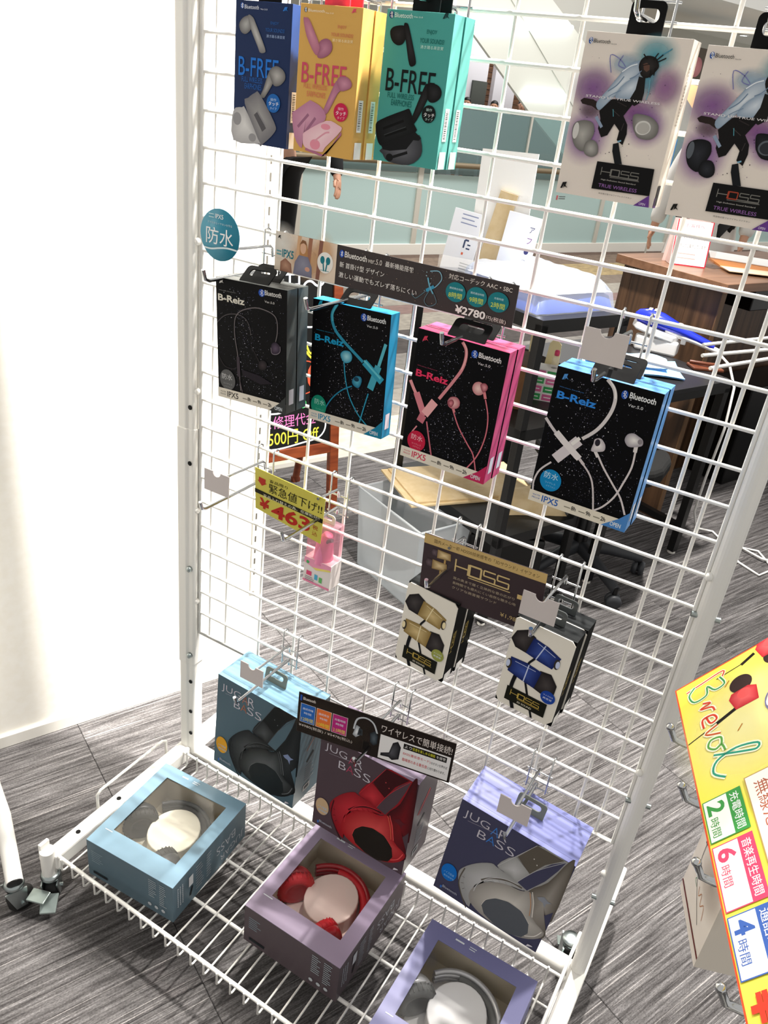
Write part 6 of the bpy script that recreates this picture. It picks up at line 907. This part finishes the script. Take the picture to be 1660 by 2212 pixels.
def cloth(P, seed, z0, amp):
    rn = random.Random(seed); n = 16; vs = []; fs = []; a, b, c, d = [Vector(p) for p in P]
    for i in range(n + 1):
        for j in range(n + 1):
            u, v = i / n, j / n; p = (a * (1 - u) + b * u) * (1 - v) + (d * (1 - u) + c * u) * v
            vs.append((p.x, p.y, z0 + amp * (0.5 + 0.5 * sin(9 * u + 3 * v + seed)) * (0.4 + 0.6 * v)))
    m = len(vs); vs += [(x, y, z - 0.004) for x, y, z in vs]
    for i in range(n):
        for j in range(n): q = i * (n + 1) + j; f = (q, q + n + 1, q + n + 2, q + 1); fs += [f, tuple(m + t_ for t_ in f[::-1])]
    return MB().add(vs, fs, True)
obj('lower_fold', cloth([(-0.24, -0.10), (0.10, -0.11), (0.12, 0.07), (-0.20, 0.12)], 1, 0.006, 0.012), mat('cloth_blue', '#8cc4ee', 0.7), cl); obj('upper_fold', cloth([(-0.22, -0.05), (0.05, -0.07), (0.08, 0.05), (-0.18, 0.10)], 4, 0.020, 0.014), mat('cloth_blue_light', '#a9d4f4', 0.7), cl)
IBL = mat('iron_blue', '#1c2fc4', 0.25, coat=0.5); IWH = mat('iron_white', '#eceae8', 0.35)
ir = thing('steam_iron', 'blue and white handheld steam iron resting on its white stand on the low table', 'steamer', (0.300, 2.02, 0.682), (0, 0, rad(6)))
obj('stand', MB().prism([(-0.09, -0.03), (0.055, -0.035), (0.06, 0.03), (-0.06, 0.04), (-0.10, 0.01)], 0, 0.052), IWH, ir, bevel=0.008, seg=3)
obj('soleplate', MB().prism([(-0.125, 0.016), (-0.105, -0.025), (-0.02, -0.040), (0.035, -0.034), (0.05, 0.0), (0.03, 0.034), (-0.05, 0.04)], 0, 0.026, T((0, 0, 0.052)) @ Matrix.Rotation(rad(10), 4, 'Y')), IWH, ir, bevel=0.006, seg=3)
def loft(secs, n=18):      # secs: (x, y, z, ry, rz)
    vs = [(x, y + ry * cos(2 * pi * k / n), z + rz * sin(2 * pi * k / n)) for x, y, z, ry, rz in secs for k in range(n)]; fs = []
    for i in range(len(secs) - 1):
        for k in range(n): fs.append((i * n + k, i * n + (k + 1) % n, (i + 1) * n + (k + 1) % n, (i + 1) * n + k))
    fs += [tuple(range(n))[::-1], tuple(range((len(secs) - 1) * n, len(secs) * n))]
    return MB().add(vs, fs, True)
obj('body_shell', loft([(-0.118, 0, 0.118, 0.004, 0.006), (-0.105, 0, 0.116, 0.020, 0.022), (-0.07, 0, 0.116, 0.034, 0.030), (-0.02, 0, 0.110, 0.036, 0.029), (0.03, 0, 0.098, 0.028, 0.022), (0.07, 0, 0.086, 0.020, 0.016), (0.11, 0, 0.076, 0.017, 0.014), (0.16, 0, 0.062, 0.016, 0.013), (0.175, 0, 0.058, 0.012, 0.010)]), IBL, ir)
obj('handle_underside', loft([(0.0, 0, 0.084, 0.024, 0.014), (0.05, 0, 0.074, 0.019, 0.012), (0.11, 0, 0.064, 0.0165, 0.010), (0.18, 0, 0.049, 0.014, 0.010), (0.205, 0, 0.044, 0.008, 0.008)]), IWH, ir)
obj('button', MB().blob((0.045, -0.006, 0.112), 0.012, 0.010, 0.006, 12, 8), IWH, ir); obj('trigger', MB().box(0.06, 0.078, -0.006, 0.006, 0.044, 0.066), IWH, ir, bevel=0.003)
for i, a in enumerate((-0.075, -0.055)): obj('vent_slot', MB().box(a, a + 0.012, -0.016, 0.016, 0.143, 0.146), IWH, ir)
cd_ = tag(obj('power_cord', MB().tube([(0.500, 2.03, 0.722), (0.545, 2.00, 0.700), (0.585, 1.96, 0.64), (0.600, 1.93, 0.50), (0.590, 1.95, 0.30), (0.585, 2.0, 0.14), (0.60, 2.10, 0.03), (0.66, 2.17, 0.006), (0.72, 2.10, 0.005), (0.79, 1.98, 0.005), (0.87, 1.93, 0.005), (0.91, 2.02, 0.005), (0.84, 2.13, 0.005), (0.78, 2.10, 0.0105), (0.86, 2.06, 0.012), (1.05, 2.10, 0.005), (1.5, 2.3, 0.005)], 0.0045, 8), mat('cord_white', '#efeeea', 0.4)), 'white power cord of the steam iron trailing down to the carpet', 'cord')
wa = thing('brown_wallet', 'brown leather strap bundle lying on the low black table behind the cloth', 'wallet', (0.475, 1.945, 0.6825), (0, 0, rad(35)))
obj('leather_flap', MB().box(-0.055, 0.055, -0.032, 0.032, 0, 0.010), noise_mat('leather_brown', '#5c2f1c', '#74402a', 20, 0.4), wa, bevel=0.003); obj('strap', MB().tube([(-0.05, 0.02, 0.016), (0.0, -0.01, 0.020), (0.05, 0.01, 0.014)], 0.006, 8), noise_mat('leather_brown', '#5c2f1c', '#74402a', 20), wa)
# ---- white hanger arms reaching in from the right
ha = thing('hanger_arms', 'white rods of another rack reaching in from the right above the low table', 'rack')
for p0, p1 in (((0.528, 1.323, 0.900), (0.660, 1.599, 0.900)), ((0.549, 1.203, 0.900), (0.680, 1.448, 0.900)), ((0.601, 1.123, 0.900), (0.694, 1.338, 0.900))):
    a, b = Vector(p0), Vector(p1); d = (b - a).normalized(); a2 = a if p0[0] < 0.6 else a - d * 0.03; obj('rod', MB().tube([a2, a + d * 1.9], 0.0048, 10), WHITE, ha)
q = Vector((0.601, 1.123, 0.9)) + (Vector((0.093, 0.215, 0))).normalized() * 1.85
obj('cross_bar', MB().tube([(q.x - 0.25, q.y + 0.25, 0.9), (q.x + 0.05, q.y - 0.1, 0.9)], 0.012, 10), WHITE, ha); obj('post', MB().tube([(q.x, q.y, 0.9), (q.x, q.y, 0.0)], 0.015, 12), WHITE, ha)

# ---- walnut counter
WAL = noise_mat('walnut_top', '#6a4a34', '#7d5a42', 5, 0.38, (0.6, 9, 9), 5, coat=0.15); WAD = noise_mat('walnut_panel', '#3a281b', '#59402c', 5, 0.45, (9, 9, 0.5), 5); WAE = noise_mat('walnut_edge', '#5a4128', '#6c5035', 6, 0.45, (1, 1, 1))
ct = thing('service_counter', 'dark walnut service counter with a sign and papers on it', 'desk', RM(2.08, 0.438, 0), RR)
obj('counter_top', MB().box(0, 2.0, 0, 0.50, 0.918, 0.95), WAL, ct, bevel=0.002)
for y0, y1 in ((0.03, 0.16), (0.161, 0.30), (0.301, 0.43), (0.431, 0.475)): obj('end_board', MB().box(0.030, 0.052, y0, y1, 0, 0.918), WAD, ct, bevel=0.0008)
obj('end_edge', MB().box(0.029, 0.053, 0.026, 0.030, 0, 0.918), WAE, ct); obj('modesty_panel', MB().box(0.052, 1.95, 0.33, 0.352, 0.0, 0.918), WAD, ct); obj('far_end', MB().box(1.95, 1.972, 0.03, 0.475, 0, 0.918), WAD, ct)
pc = thing('computer_tower', 'black computer tower in the knee space of the walnut counter', 'computer', RM(2.95, 0.66, 0), RR); obj('tower_case', MB().box(-0.24, 0.24, -0.10, 0.10, 0.0, 0.46), BLACKP, pc, bevel=0.006); obj('tower_front', MB().box(-0.246, -0.24, -0.09, 0.09, 0.02, 0.44), mat('tower_front', '#101112', 0.25), pc)
gb = thing('black_box', 'small black box fixed under the counter top', 'box', RM(2.62, 0.66, 0.80), RR); obj('box_body', MB().box(-0.12, 0.12, -0.09, 0.09, 0, 0.118), BLACKP, gb, bevel=0.004)
sg = thing('tent_sign', 'white folded tent sign with red border on the walnut counter', 'sign', RM(2.235, 0.735, 0.95), (0, 0, rad(26))); sg.scale = (1.15, 1.15, 1.12)
obj('front_panel', MB().box(-0.058, 0.058, -0.001, 0.001, 0, 0.148), mat('tent_white', '#fbfaf8', 0.4), sg, M=T((0, -0.03, 0)) @ Matrix.Rotation(rad(-12), 4, 'X')); obj('back_panel', MB().box(-0.058, 0.058, -0.001, 0.001, 0, 0.148), mat('tent_pink', '#f2d8d2', 0.5), sg, M=T((-0.012, 0.03, 0)) @ Matrix.Rotation(rad(12), 4, 'X'))
obj('side_panel', MB().prism([(-0.035, 0.001), (0.035, 0.001), (0.002, 0.143)], -0.060, -0.0585, Matrix(((0, 0, 1, 0), (1, 0, 0, 0), (0, 1, 0, 0), (0, 0, 0, 1)))), mat('tent_pink', '#f2d8d2', 0.5), sg)
k = Ink(0.0012); k.rect('#c8283c', -0.058, 0, 0.058, 0.148); k.rect('#fdfcfa', -0.0545, 0.0035, 0.0545, 0.1445)
k.ctext('#d86a78', 'お客様へ', 0, 0.128, 0.06, 0.012); k.ctext('#3a3030', 'スタッフに御用の方は', 0, 0.090, 0.082, 0.012, 'b'); k.ctext('#3a3030', '奥側にてご案内しています', 0, 0.064, 0.092, 0.012, 'b'); k.bars('#b8a8a4', -0.04, 0.036, 0.07, 2, 0.014, 0.004, ART_R); k.build('print', sg, T((0, -0.03, 0)) @ Matrix.Rotation(rad(-12), 4, 'X'))
st = thing('card_stand', 'small clear acrylic card stand beside the tent sign', 'stand', RM(2.345, 0.70, 0.95), RR); obj('upright_card', MB().box(-0.02, 0.02, 0, 0.002, 0, 0.06), CLEAR, st); obj('foot_plate', MB().box(-0.05, 0.05, -0.05, 0.03, 0, 0.003), CLEAR, st)
for nm, lb, a, b, rz, w_, h_, mt, z in (('orange_folder', 'orange paper folder lying on the walnut counter', 2.55, 0.63, 24, 0.21, 0.32, mat('folder_orange', '#e08a3a', 0.5), 0.95), ('paper_sheet', 'white paper sheet lying over the orange folder', 2.66, 0.74, 12, 0.21, 0.30, PAP, 0.9575), ('paper_sheet', 'cream paper lying at the near edge of the orange folder', 2.40, 0.56, 30, 0.10, 0.20, mat('paper_cream', '#efd9b8', 0.6), 0.9575)):
    q = thing(nm, lb, 'paper', RM(a, b, z), (0, 0, rad(rz))); obj('sheet', MB().box(-h_ / 2, h_ / 2, -w_ / 2, w_ / 2, 0.0003, 0.003), mt, q)
    if nm == 'orange_folder': obj('folder_flap', MB().box(-h_ / 2, h_ / 2, -w_ / 2, w_ / 2 - 0.02, 0.003, 0.0068), mt, q)

# ---- office chair between the tables
ch = thing('office_chair', 'black office chair on five castors behind the pale blue earphone box', 'chair', (0.30, 1.50, 0), (0, 0, rad(0)))
GRC = mat('chair_grey', '#34363a', 0.45)
for i in range(5):
    a = rad(34 + 72 * i); e = Vector((cos(a) * 0.235, sin(a) * 0.235, 0))
    obj('base_arm', MB().tube([(0, 0, 0.105), (e.x * 0.5, e.y * 0.5, 0.092), (e.x, e.y, 0.066)], [0.026, 0.021, 0.016], 10), GRC, ch)
    Mw = T((e.x, e.y, 0)) @ Matrix.Rotation(a + 1.1, 4, 'Z')
    obj('wheel', MB().lathe([(0.008, -0.022), (0.022, -0.021), (0.026, -0.014), (0.026, -0.004), (0.014, -0.002), (0.014, 0.002), (0.026, 0.004), (0.026, 0.014), (0.022, 0.021), (0.008, 0.022)], 20, Mw @ T((0, 0, 0.026)) @ Matrix.Rotation(rad(90), 4, 'X')), GRC, ch); obj('stem', MB().cyl((e.x, e.y, 0.04), (e.x, e.y, 0.075), 0.008, 10), BLACKP, ch)
obj('column', MB().tube([(0, 0, 0.10), (0, 0, 0.25), (0, 0, 0.26), (0, 0, 0.42)], [0.027, 0.027, 0.016, 0.016], 16), BLACKP, ch); obj('seat', MB().prism([(0.21 * cos(2 * pi * k / 24) * (1 + 0.08 * abs(sin(4 * pi * k / 24))), 0.20 * sin(2 * pi * k / 24)) for k in range(24)], 0.42, 0.48), mat('chair_fabric', '#141414', 0.9), ch, bevel=0.02, seg=3)
obj('back_bar', MB().tube([(0.0, 0.17, 0.44), (0.0, 0.25, 0.46), (0.0, 0.26, 0.60)], 0.016, 10), BLACKP, ch)

# ================================================================== PEOPLE
def skin(name, V, E, Rr, mt, parent, root=0, levels=2):
    me = bpy.data.meshes.new(name); me.from_pydata([tuple(v) for v in V], E, [])
    o = bpy.data.objects.new(name, me); COL.objects.link(o); o.parent = parent
    m = o.modifiers.new('skin', 'SKIN'); m.use_smooth_shade = True
    for i, l_ in enumerate(me.skin_vertices[0].data): l_.radius = Rr[i] if isinstance(Rr[i], (tuple, list)) else (Rr[i], Rr[i]); l_.use_root = (i == root)
    s = o.modifiers.new('subsurf', 'SUBSURF'); s.levels = levels; s.render_levels = levels
    me.materials.append(mt); return o
SKIN_ = mat('skin_tone', '#d9a487', 0.5)
def person(label, loc, rz, H, armL, armR, hair_m, hair_long, wear):
    p = thing('person', label, 'person', loc, (0, 0, rz)); k_ = H / 1.66
    J = {'pel': (0, 0, .93), 'waist': (0, .005, 1.06), 'chest': (0, .01, 1.24), 'neck0': (0, .012, 1.38), 'neck': (0, 0, 1.44), 'jaw': (0, -.022, 1.495), 'head': (0, -.012, 1.56), 'crown': (0, 0, 1.63),
         'hipL': (-.085, 0, .88), 'kneeL': (-.09, -.015, .49), 'ankL': (-.09, .01, .085), 'toeL': (-.095, -.13, .03), 'hipR': (.085, 0, .88), 'kneeR': (.09, -.015, .49), 'ankR': (.09, .01, .085), 'toeR': (.095, -.13, .03)}
    R_ = {'pel': .12, 'waist': .105, 'chest': (.125, .10), 'neck0': .062, 'neck': .048, 'jaw': .062, 'head': .078, 'crown': .055, 'hipL': .085, 'kneeL': .056, 'ankL': .038, 'toeL': .03, 'hipR': .085, 'kneeR': .056, 'ankR': .038, 'toeR': .03}
    E_ = [('pel', 'waist'), ('waist', 'chest'), ('chest', 'neck0'), ('neck0', 'neck'), ('neck', 'jaw'), ('jaw', 'head'), ('head', 'crown'), ('pel', 'hipL'), ('hipL', 'kneeL'), ('kneeL', 'ankL'), ('ankL', 'toeL'), ('pel', 'hipR'), ('hipR', 'kneeR'), ('kneeR', 'ankR'), ('ankR', 'toeR')]
    arms = {}
    for s, A in (('L', armL), ('R', armR)):
        sg_ = -1 if s == 'L' else 1
        J['sho' + s] = (sg_ * .165, .012, 1.345); J['elb' + s] = A[0]; J['wri' + s] = A[1]; R_['sho' + s] = .052; R_['elb' + s] = .039; R_['wri' + s] = .027
        E_ += [('chest', 'sho' + s), ('sho' + s, 'elb' + s), ('elb' + s, 'wri' + s)]
        w0 = Vector(A[1]); d = (w0 - Vector(A[0])).normalized(); side = Vector((0, -1, 0)); side = (side - d * side.dot(d)).normalized(); nrm = d.cross(side)
        pm = w0 + d * .055; J['palm' + s] = tuple(pm); R_['palm' + s] = (.034, .018); E_.append(('wri' + s, 'palm' + s))
        for f, (off, ln) in enumerate(((.024, .066), (.008, .074), (-.008, .070), (-.023, .056))):
            b0 = pm + side * off + d * .02; b1 = b0 + d * ln * .5 + nrm * .006 * sg_; b2 = b1 + d * ln * .45 + nrm * .014 * sg_
            for n2, v2 in (('a', b0), ('b', b1), ('c', b2)): J['f%d%s%s' % (f, s, n2)] = tuple(v2); R_['f%d%s%s' % (f, s, n2)] = .0088
            E_ += [('palm' + s, 'f%d%sa' % (f, s)), ('f%d%sa' % (f, s), 'f%d%sb' % (f, s)), ('f%d%sb' % (f, s), 'f%d%sc' % (f, s))]
        t0_ = w0 + d * .03 + side * .028; t1_ = t0_ + d * .03 + side * .016; t2_ = t1_ + d * .028 + side * .002
        for n2, v2 in (('a', t0_), ('b', t1_), ('c', t2_)): J['th' + s + n2] = tuple(v2); R_['th' + s + n2] = .0098
        E_ += [('palm' + s, 'th' + s + 'a'), ('th' + s + 'a', 'th' + s + 'b'), ('th' + s + 'b', 'th' + s + 'c')]
    J['hem'] = (0, -.005, .44); R_['hem'] = (.24, .19); J['pelw'] = (0, 0, .93); R_['pelw'] = (.172, .132); J['skirt'] = (0, 0, .76); R_['skirt'] = (.205, .165)
    N = [n_ for n_ in J if n_ not in ('hem', 'skirt', 'pelw')]; ix = {n_: i for i, n_ in enumerate(N)}
    sc = lambda v: tuple(c * k_ for c in v)
    skin('body', [sc(J[n_]) for n_ in N], [(ix[a], ix[b]) for a, b in E_], [R_[n_] for n_ in N], SKIN_, p, ix['pel'])
    def garment(name, names, edges, grow, mt, rootn):
        V = [sc(J[n_]) for n_ in names]; ii = {n_: i for i, n_ in enumerate(names)}
        rr = [tuple(c + grow for c in R_[n_]) if isinstance(R_[n_], tuple) else R_[n_] + grow for n_ in names]
        return skin(name, V, [(ii[a], ii[b]) for a, b in edges], rr, mt, p, ii[rootn])
    for nm, names, edges, grow, mt, rt in wear: garment(nm, names, edges, grow, mt, rt)
    for s in (-1, 1):
        obj('eye', MB().blob((s * .030 * k_, -.083 * k_, 1.562 * k_), .010, .006, .007, 10, 6), mat('eye_dark', '#241a16', 0.3), p); obj('ear', MB().blob((s * .080 * k_, 0, 1.55 * k_), .010, .018, .028, 10, 8), SKIN_, p)
    obj('nose', MB().blob((0, -.092 * k_, 1.535 * k_), .012, .016, .020, 10, 8), SKIN_, p); obj('mouth', MB().blob((0, -.080 * k_, 1.502 * k_), .022, .008, .007, 10, 6), mat('lip', '#b0685c', 0.5), p)
    hb = MB().blob((0, .018 * k_, 1.588 * k_), .088 * k_, .092 * k_, .088 * k_, 18, 12)
    if hair_long: hb.blob((0, .06 * k_, 1.42 * k_), .085 * k_, .045 * k_, .20 * k_, 16, 10)
    obj('hair', hb, hair_m, p)
    for s in ('L', 'R'): obj('shoe', MB().blob((J['toe' + s][0] * k_, -.055 * k_, .045 * k_), .048, .125, .045, 14, 8), BLACKP, p)
    return p
ARM = lambda s: [('sho' + s, 'elb' + s), ('elb' + s, 'wri' + s)]
LEGN = ['pel', 'hipL', 'kneeL', 'ankL', 'hipR', 'kneeR', 'ankR']; LEGE = [('pel', 'hipL'), ('hipL', 'kneeL'), ('kneeL', 'ankL'), ('pel', 'hipR'), ('hipR', 'kneeR'), ('kneeR', 'ankR')]
TOPN = ['chest', 'pelw', 'waist', 'skirt', 'hem', 'neck0', 'shoL', 'elbL', 'wriL', 'shoR', 'elbR', 'wriR']; TOPE = [('chest', 'waist'), ('waist', 'pelw'), ('pelw', 'skirt'), ('skirt', 'hem'), ('chest', 'neck0'), ('chest', 'shoL'), ('chest', 'shoR')] + ARM('L') + ARM('R')
CW = mat('cloth_white', '#efece6', 0.8); CB = mat('cloth_black', '#0e0e0f', 0.9); HB_ = noise_mat('hair_brown', '#2a1a12', '#4a3120', 30, 0.4, (1, 1, 0.2)); HK = mat('hair_black', '#141110', 0.4)
p2 = person('person in a long white coat, one arm hanging down, behind the walnut counter', (-0.06, 4.40, 0), rad(4), 1.68,
            ((-.255, .015, 1.085), (-.285, -.01, .85)), ((.245, .015, 1.085), (.235, -.07, .86)), HK, False,
            [('jacket', TOPN, TOPE, .020, CW, 'chest'), ('trousers', LEGN, LEGE, .016, CB, 'pel')])
p1 = person('person in black clothes and white blouse standing by the glass balustrade beyond the chalkboard', tuple(RM(2.20, 3.95, 0)), rad(10), 1.62,
            ((-.25, .02, 1.10), (-.235, -.06, .86)), ((.40, .03, 1.12), (.50, -.10, .90)), HB_, True,
            [('blouse', ['chest', 'pel', 'waist', 'neck0'], [('chest', 'waist'), ('waist', 'pel'), ('chest', 'neck0')], .014, CW, 'chest'), ('sleeve', ['shoL', 'elbL', 'wriL'], ARM('L'), .018, CB, 'shoL'), ('sleeve', ['shoR', 'elbR', 'wriR'], ARM('R'), .018, CB, 'shoR'), ('trousers', LEGN, LEGE, .022, CB, 'pel')])
bgp = thing('shoulder_bag', 'brown soft shoulder bag hanging beside the person in black', 'bag', tuple(RM(2.20, 3.95, 0) + Vector((-0.10, -0.24, 0.62))))
obj('bag_body', loft([(0, 0, 0.0, 0.02, 0.02)] * 1 + [(0.0, 0, 0.0, 0.02, 0.02)], 8) if False else MB().tube([(0.02, 0, 0.02), (0.02, 0, 0.06), (0.02, 0, 0.22), (0.03, 0, 0.34), (0.05, 0, 0.42)], [0.03, 0.075, 0.07, 0.045, 0.012], 14), noise_mat('bag_brown', '#4a2d1c', '#6b4a32', 9, 0.5), bgp); obj('bag_strap', MB().tube([(0.05, 0, 0.42), (0.10, 0.06, 0.60), (0.17, 0.16, 0.80)], 0.010, 8), noise_mat('bag_brown', '#4a2d1c', '#6b4a32', 9), bgp)
for i, (a, b) in enumerate(((10.25, 11.62), (10.95, 11.64), (11.65, 11.62))):
    person(['person in dark clothes far behind the parapet, left of three', 'person in dark clothes far behind the parapet, middle of three', 'person in dark clothes far behind the parapet, right of three'][i], tuple(RM(a, b, -0.12 if i != 2 else 0.0)) if False else tuple(RM(a, b, 0)), rad(20), 1.42 if i < 2 else 1.50, ((-.25, .02, 1.10), (-.235, -.06, .86)), ((.25, .03, 1.10), (.235, -.06, .87)), HK, False,
           [('jacket', TOPN, TOPE, .020, CB, 'chest'), ('trousers', LEGN, LEGE, .016, CB, 'pel')])
# printed faces, card holders and pads sit on the part that carries them
for o in list(bpy.data.objects):
    nm = o.name.split('.')[0]; p = o.parent
    want = {'front_print': 'carton', 'side_print': 'carton', 'side_label': 'carton', 'side_lettering': 'carton', 'lid_print': 'carton', 'sign_print': ('sign_board', 'sign_disc'), 'sleeve_print': 'paper_sleeve', 'price_card_holder': 'price_arm', 'print': ('sheet', 'carton'), 'arm_tip': 'product_arm'}.get(nm)
    if want and p and p.type == 'EMPTY':
        for c in p.children:
            if c.name.split('.')[0] in ((want,) if isinstance(want, str) else want) and c.matrix_local == Matrix.Identity(4): o.parent = c; break
bpy.data.objects.remove(_fo); bpy.data.curves.remove(_fc)
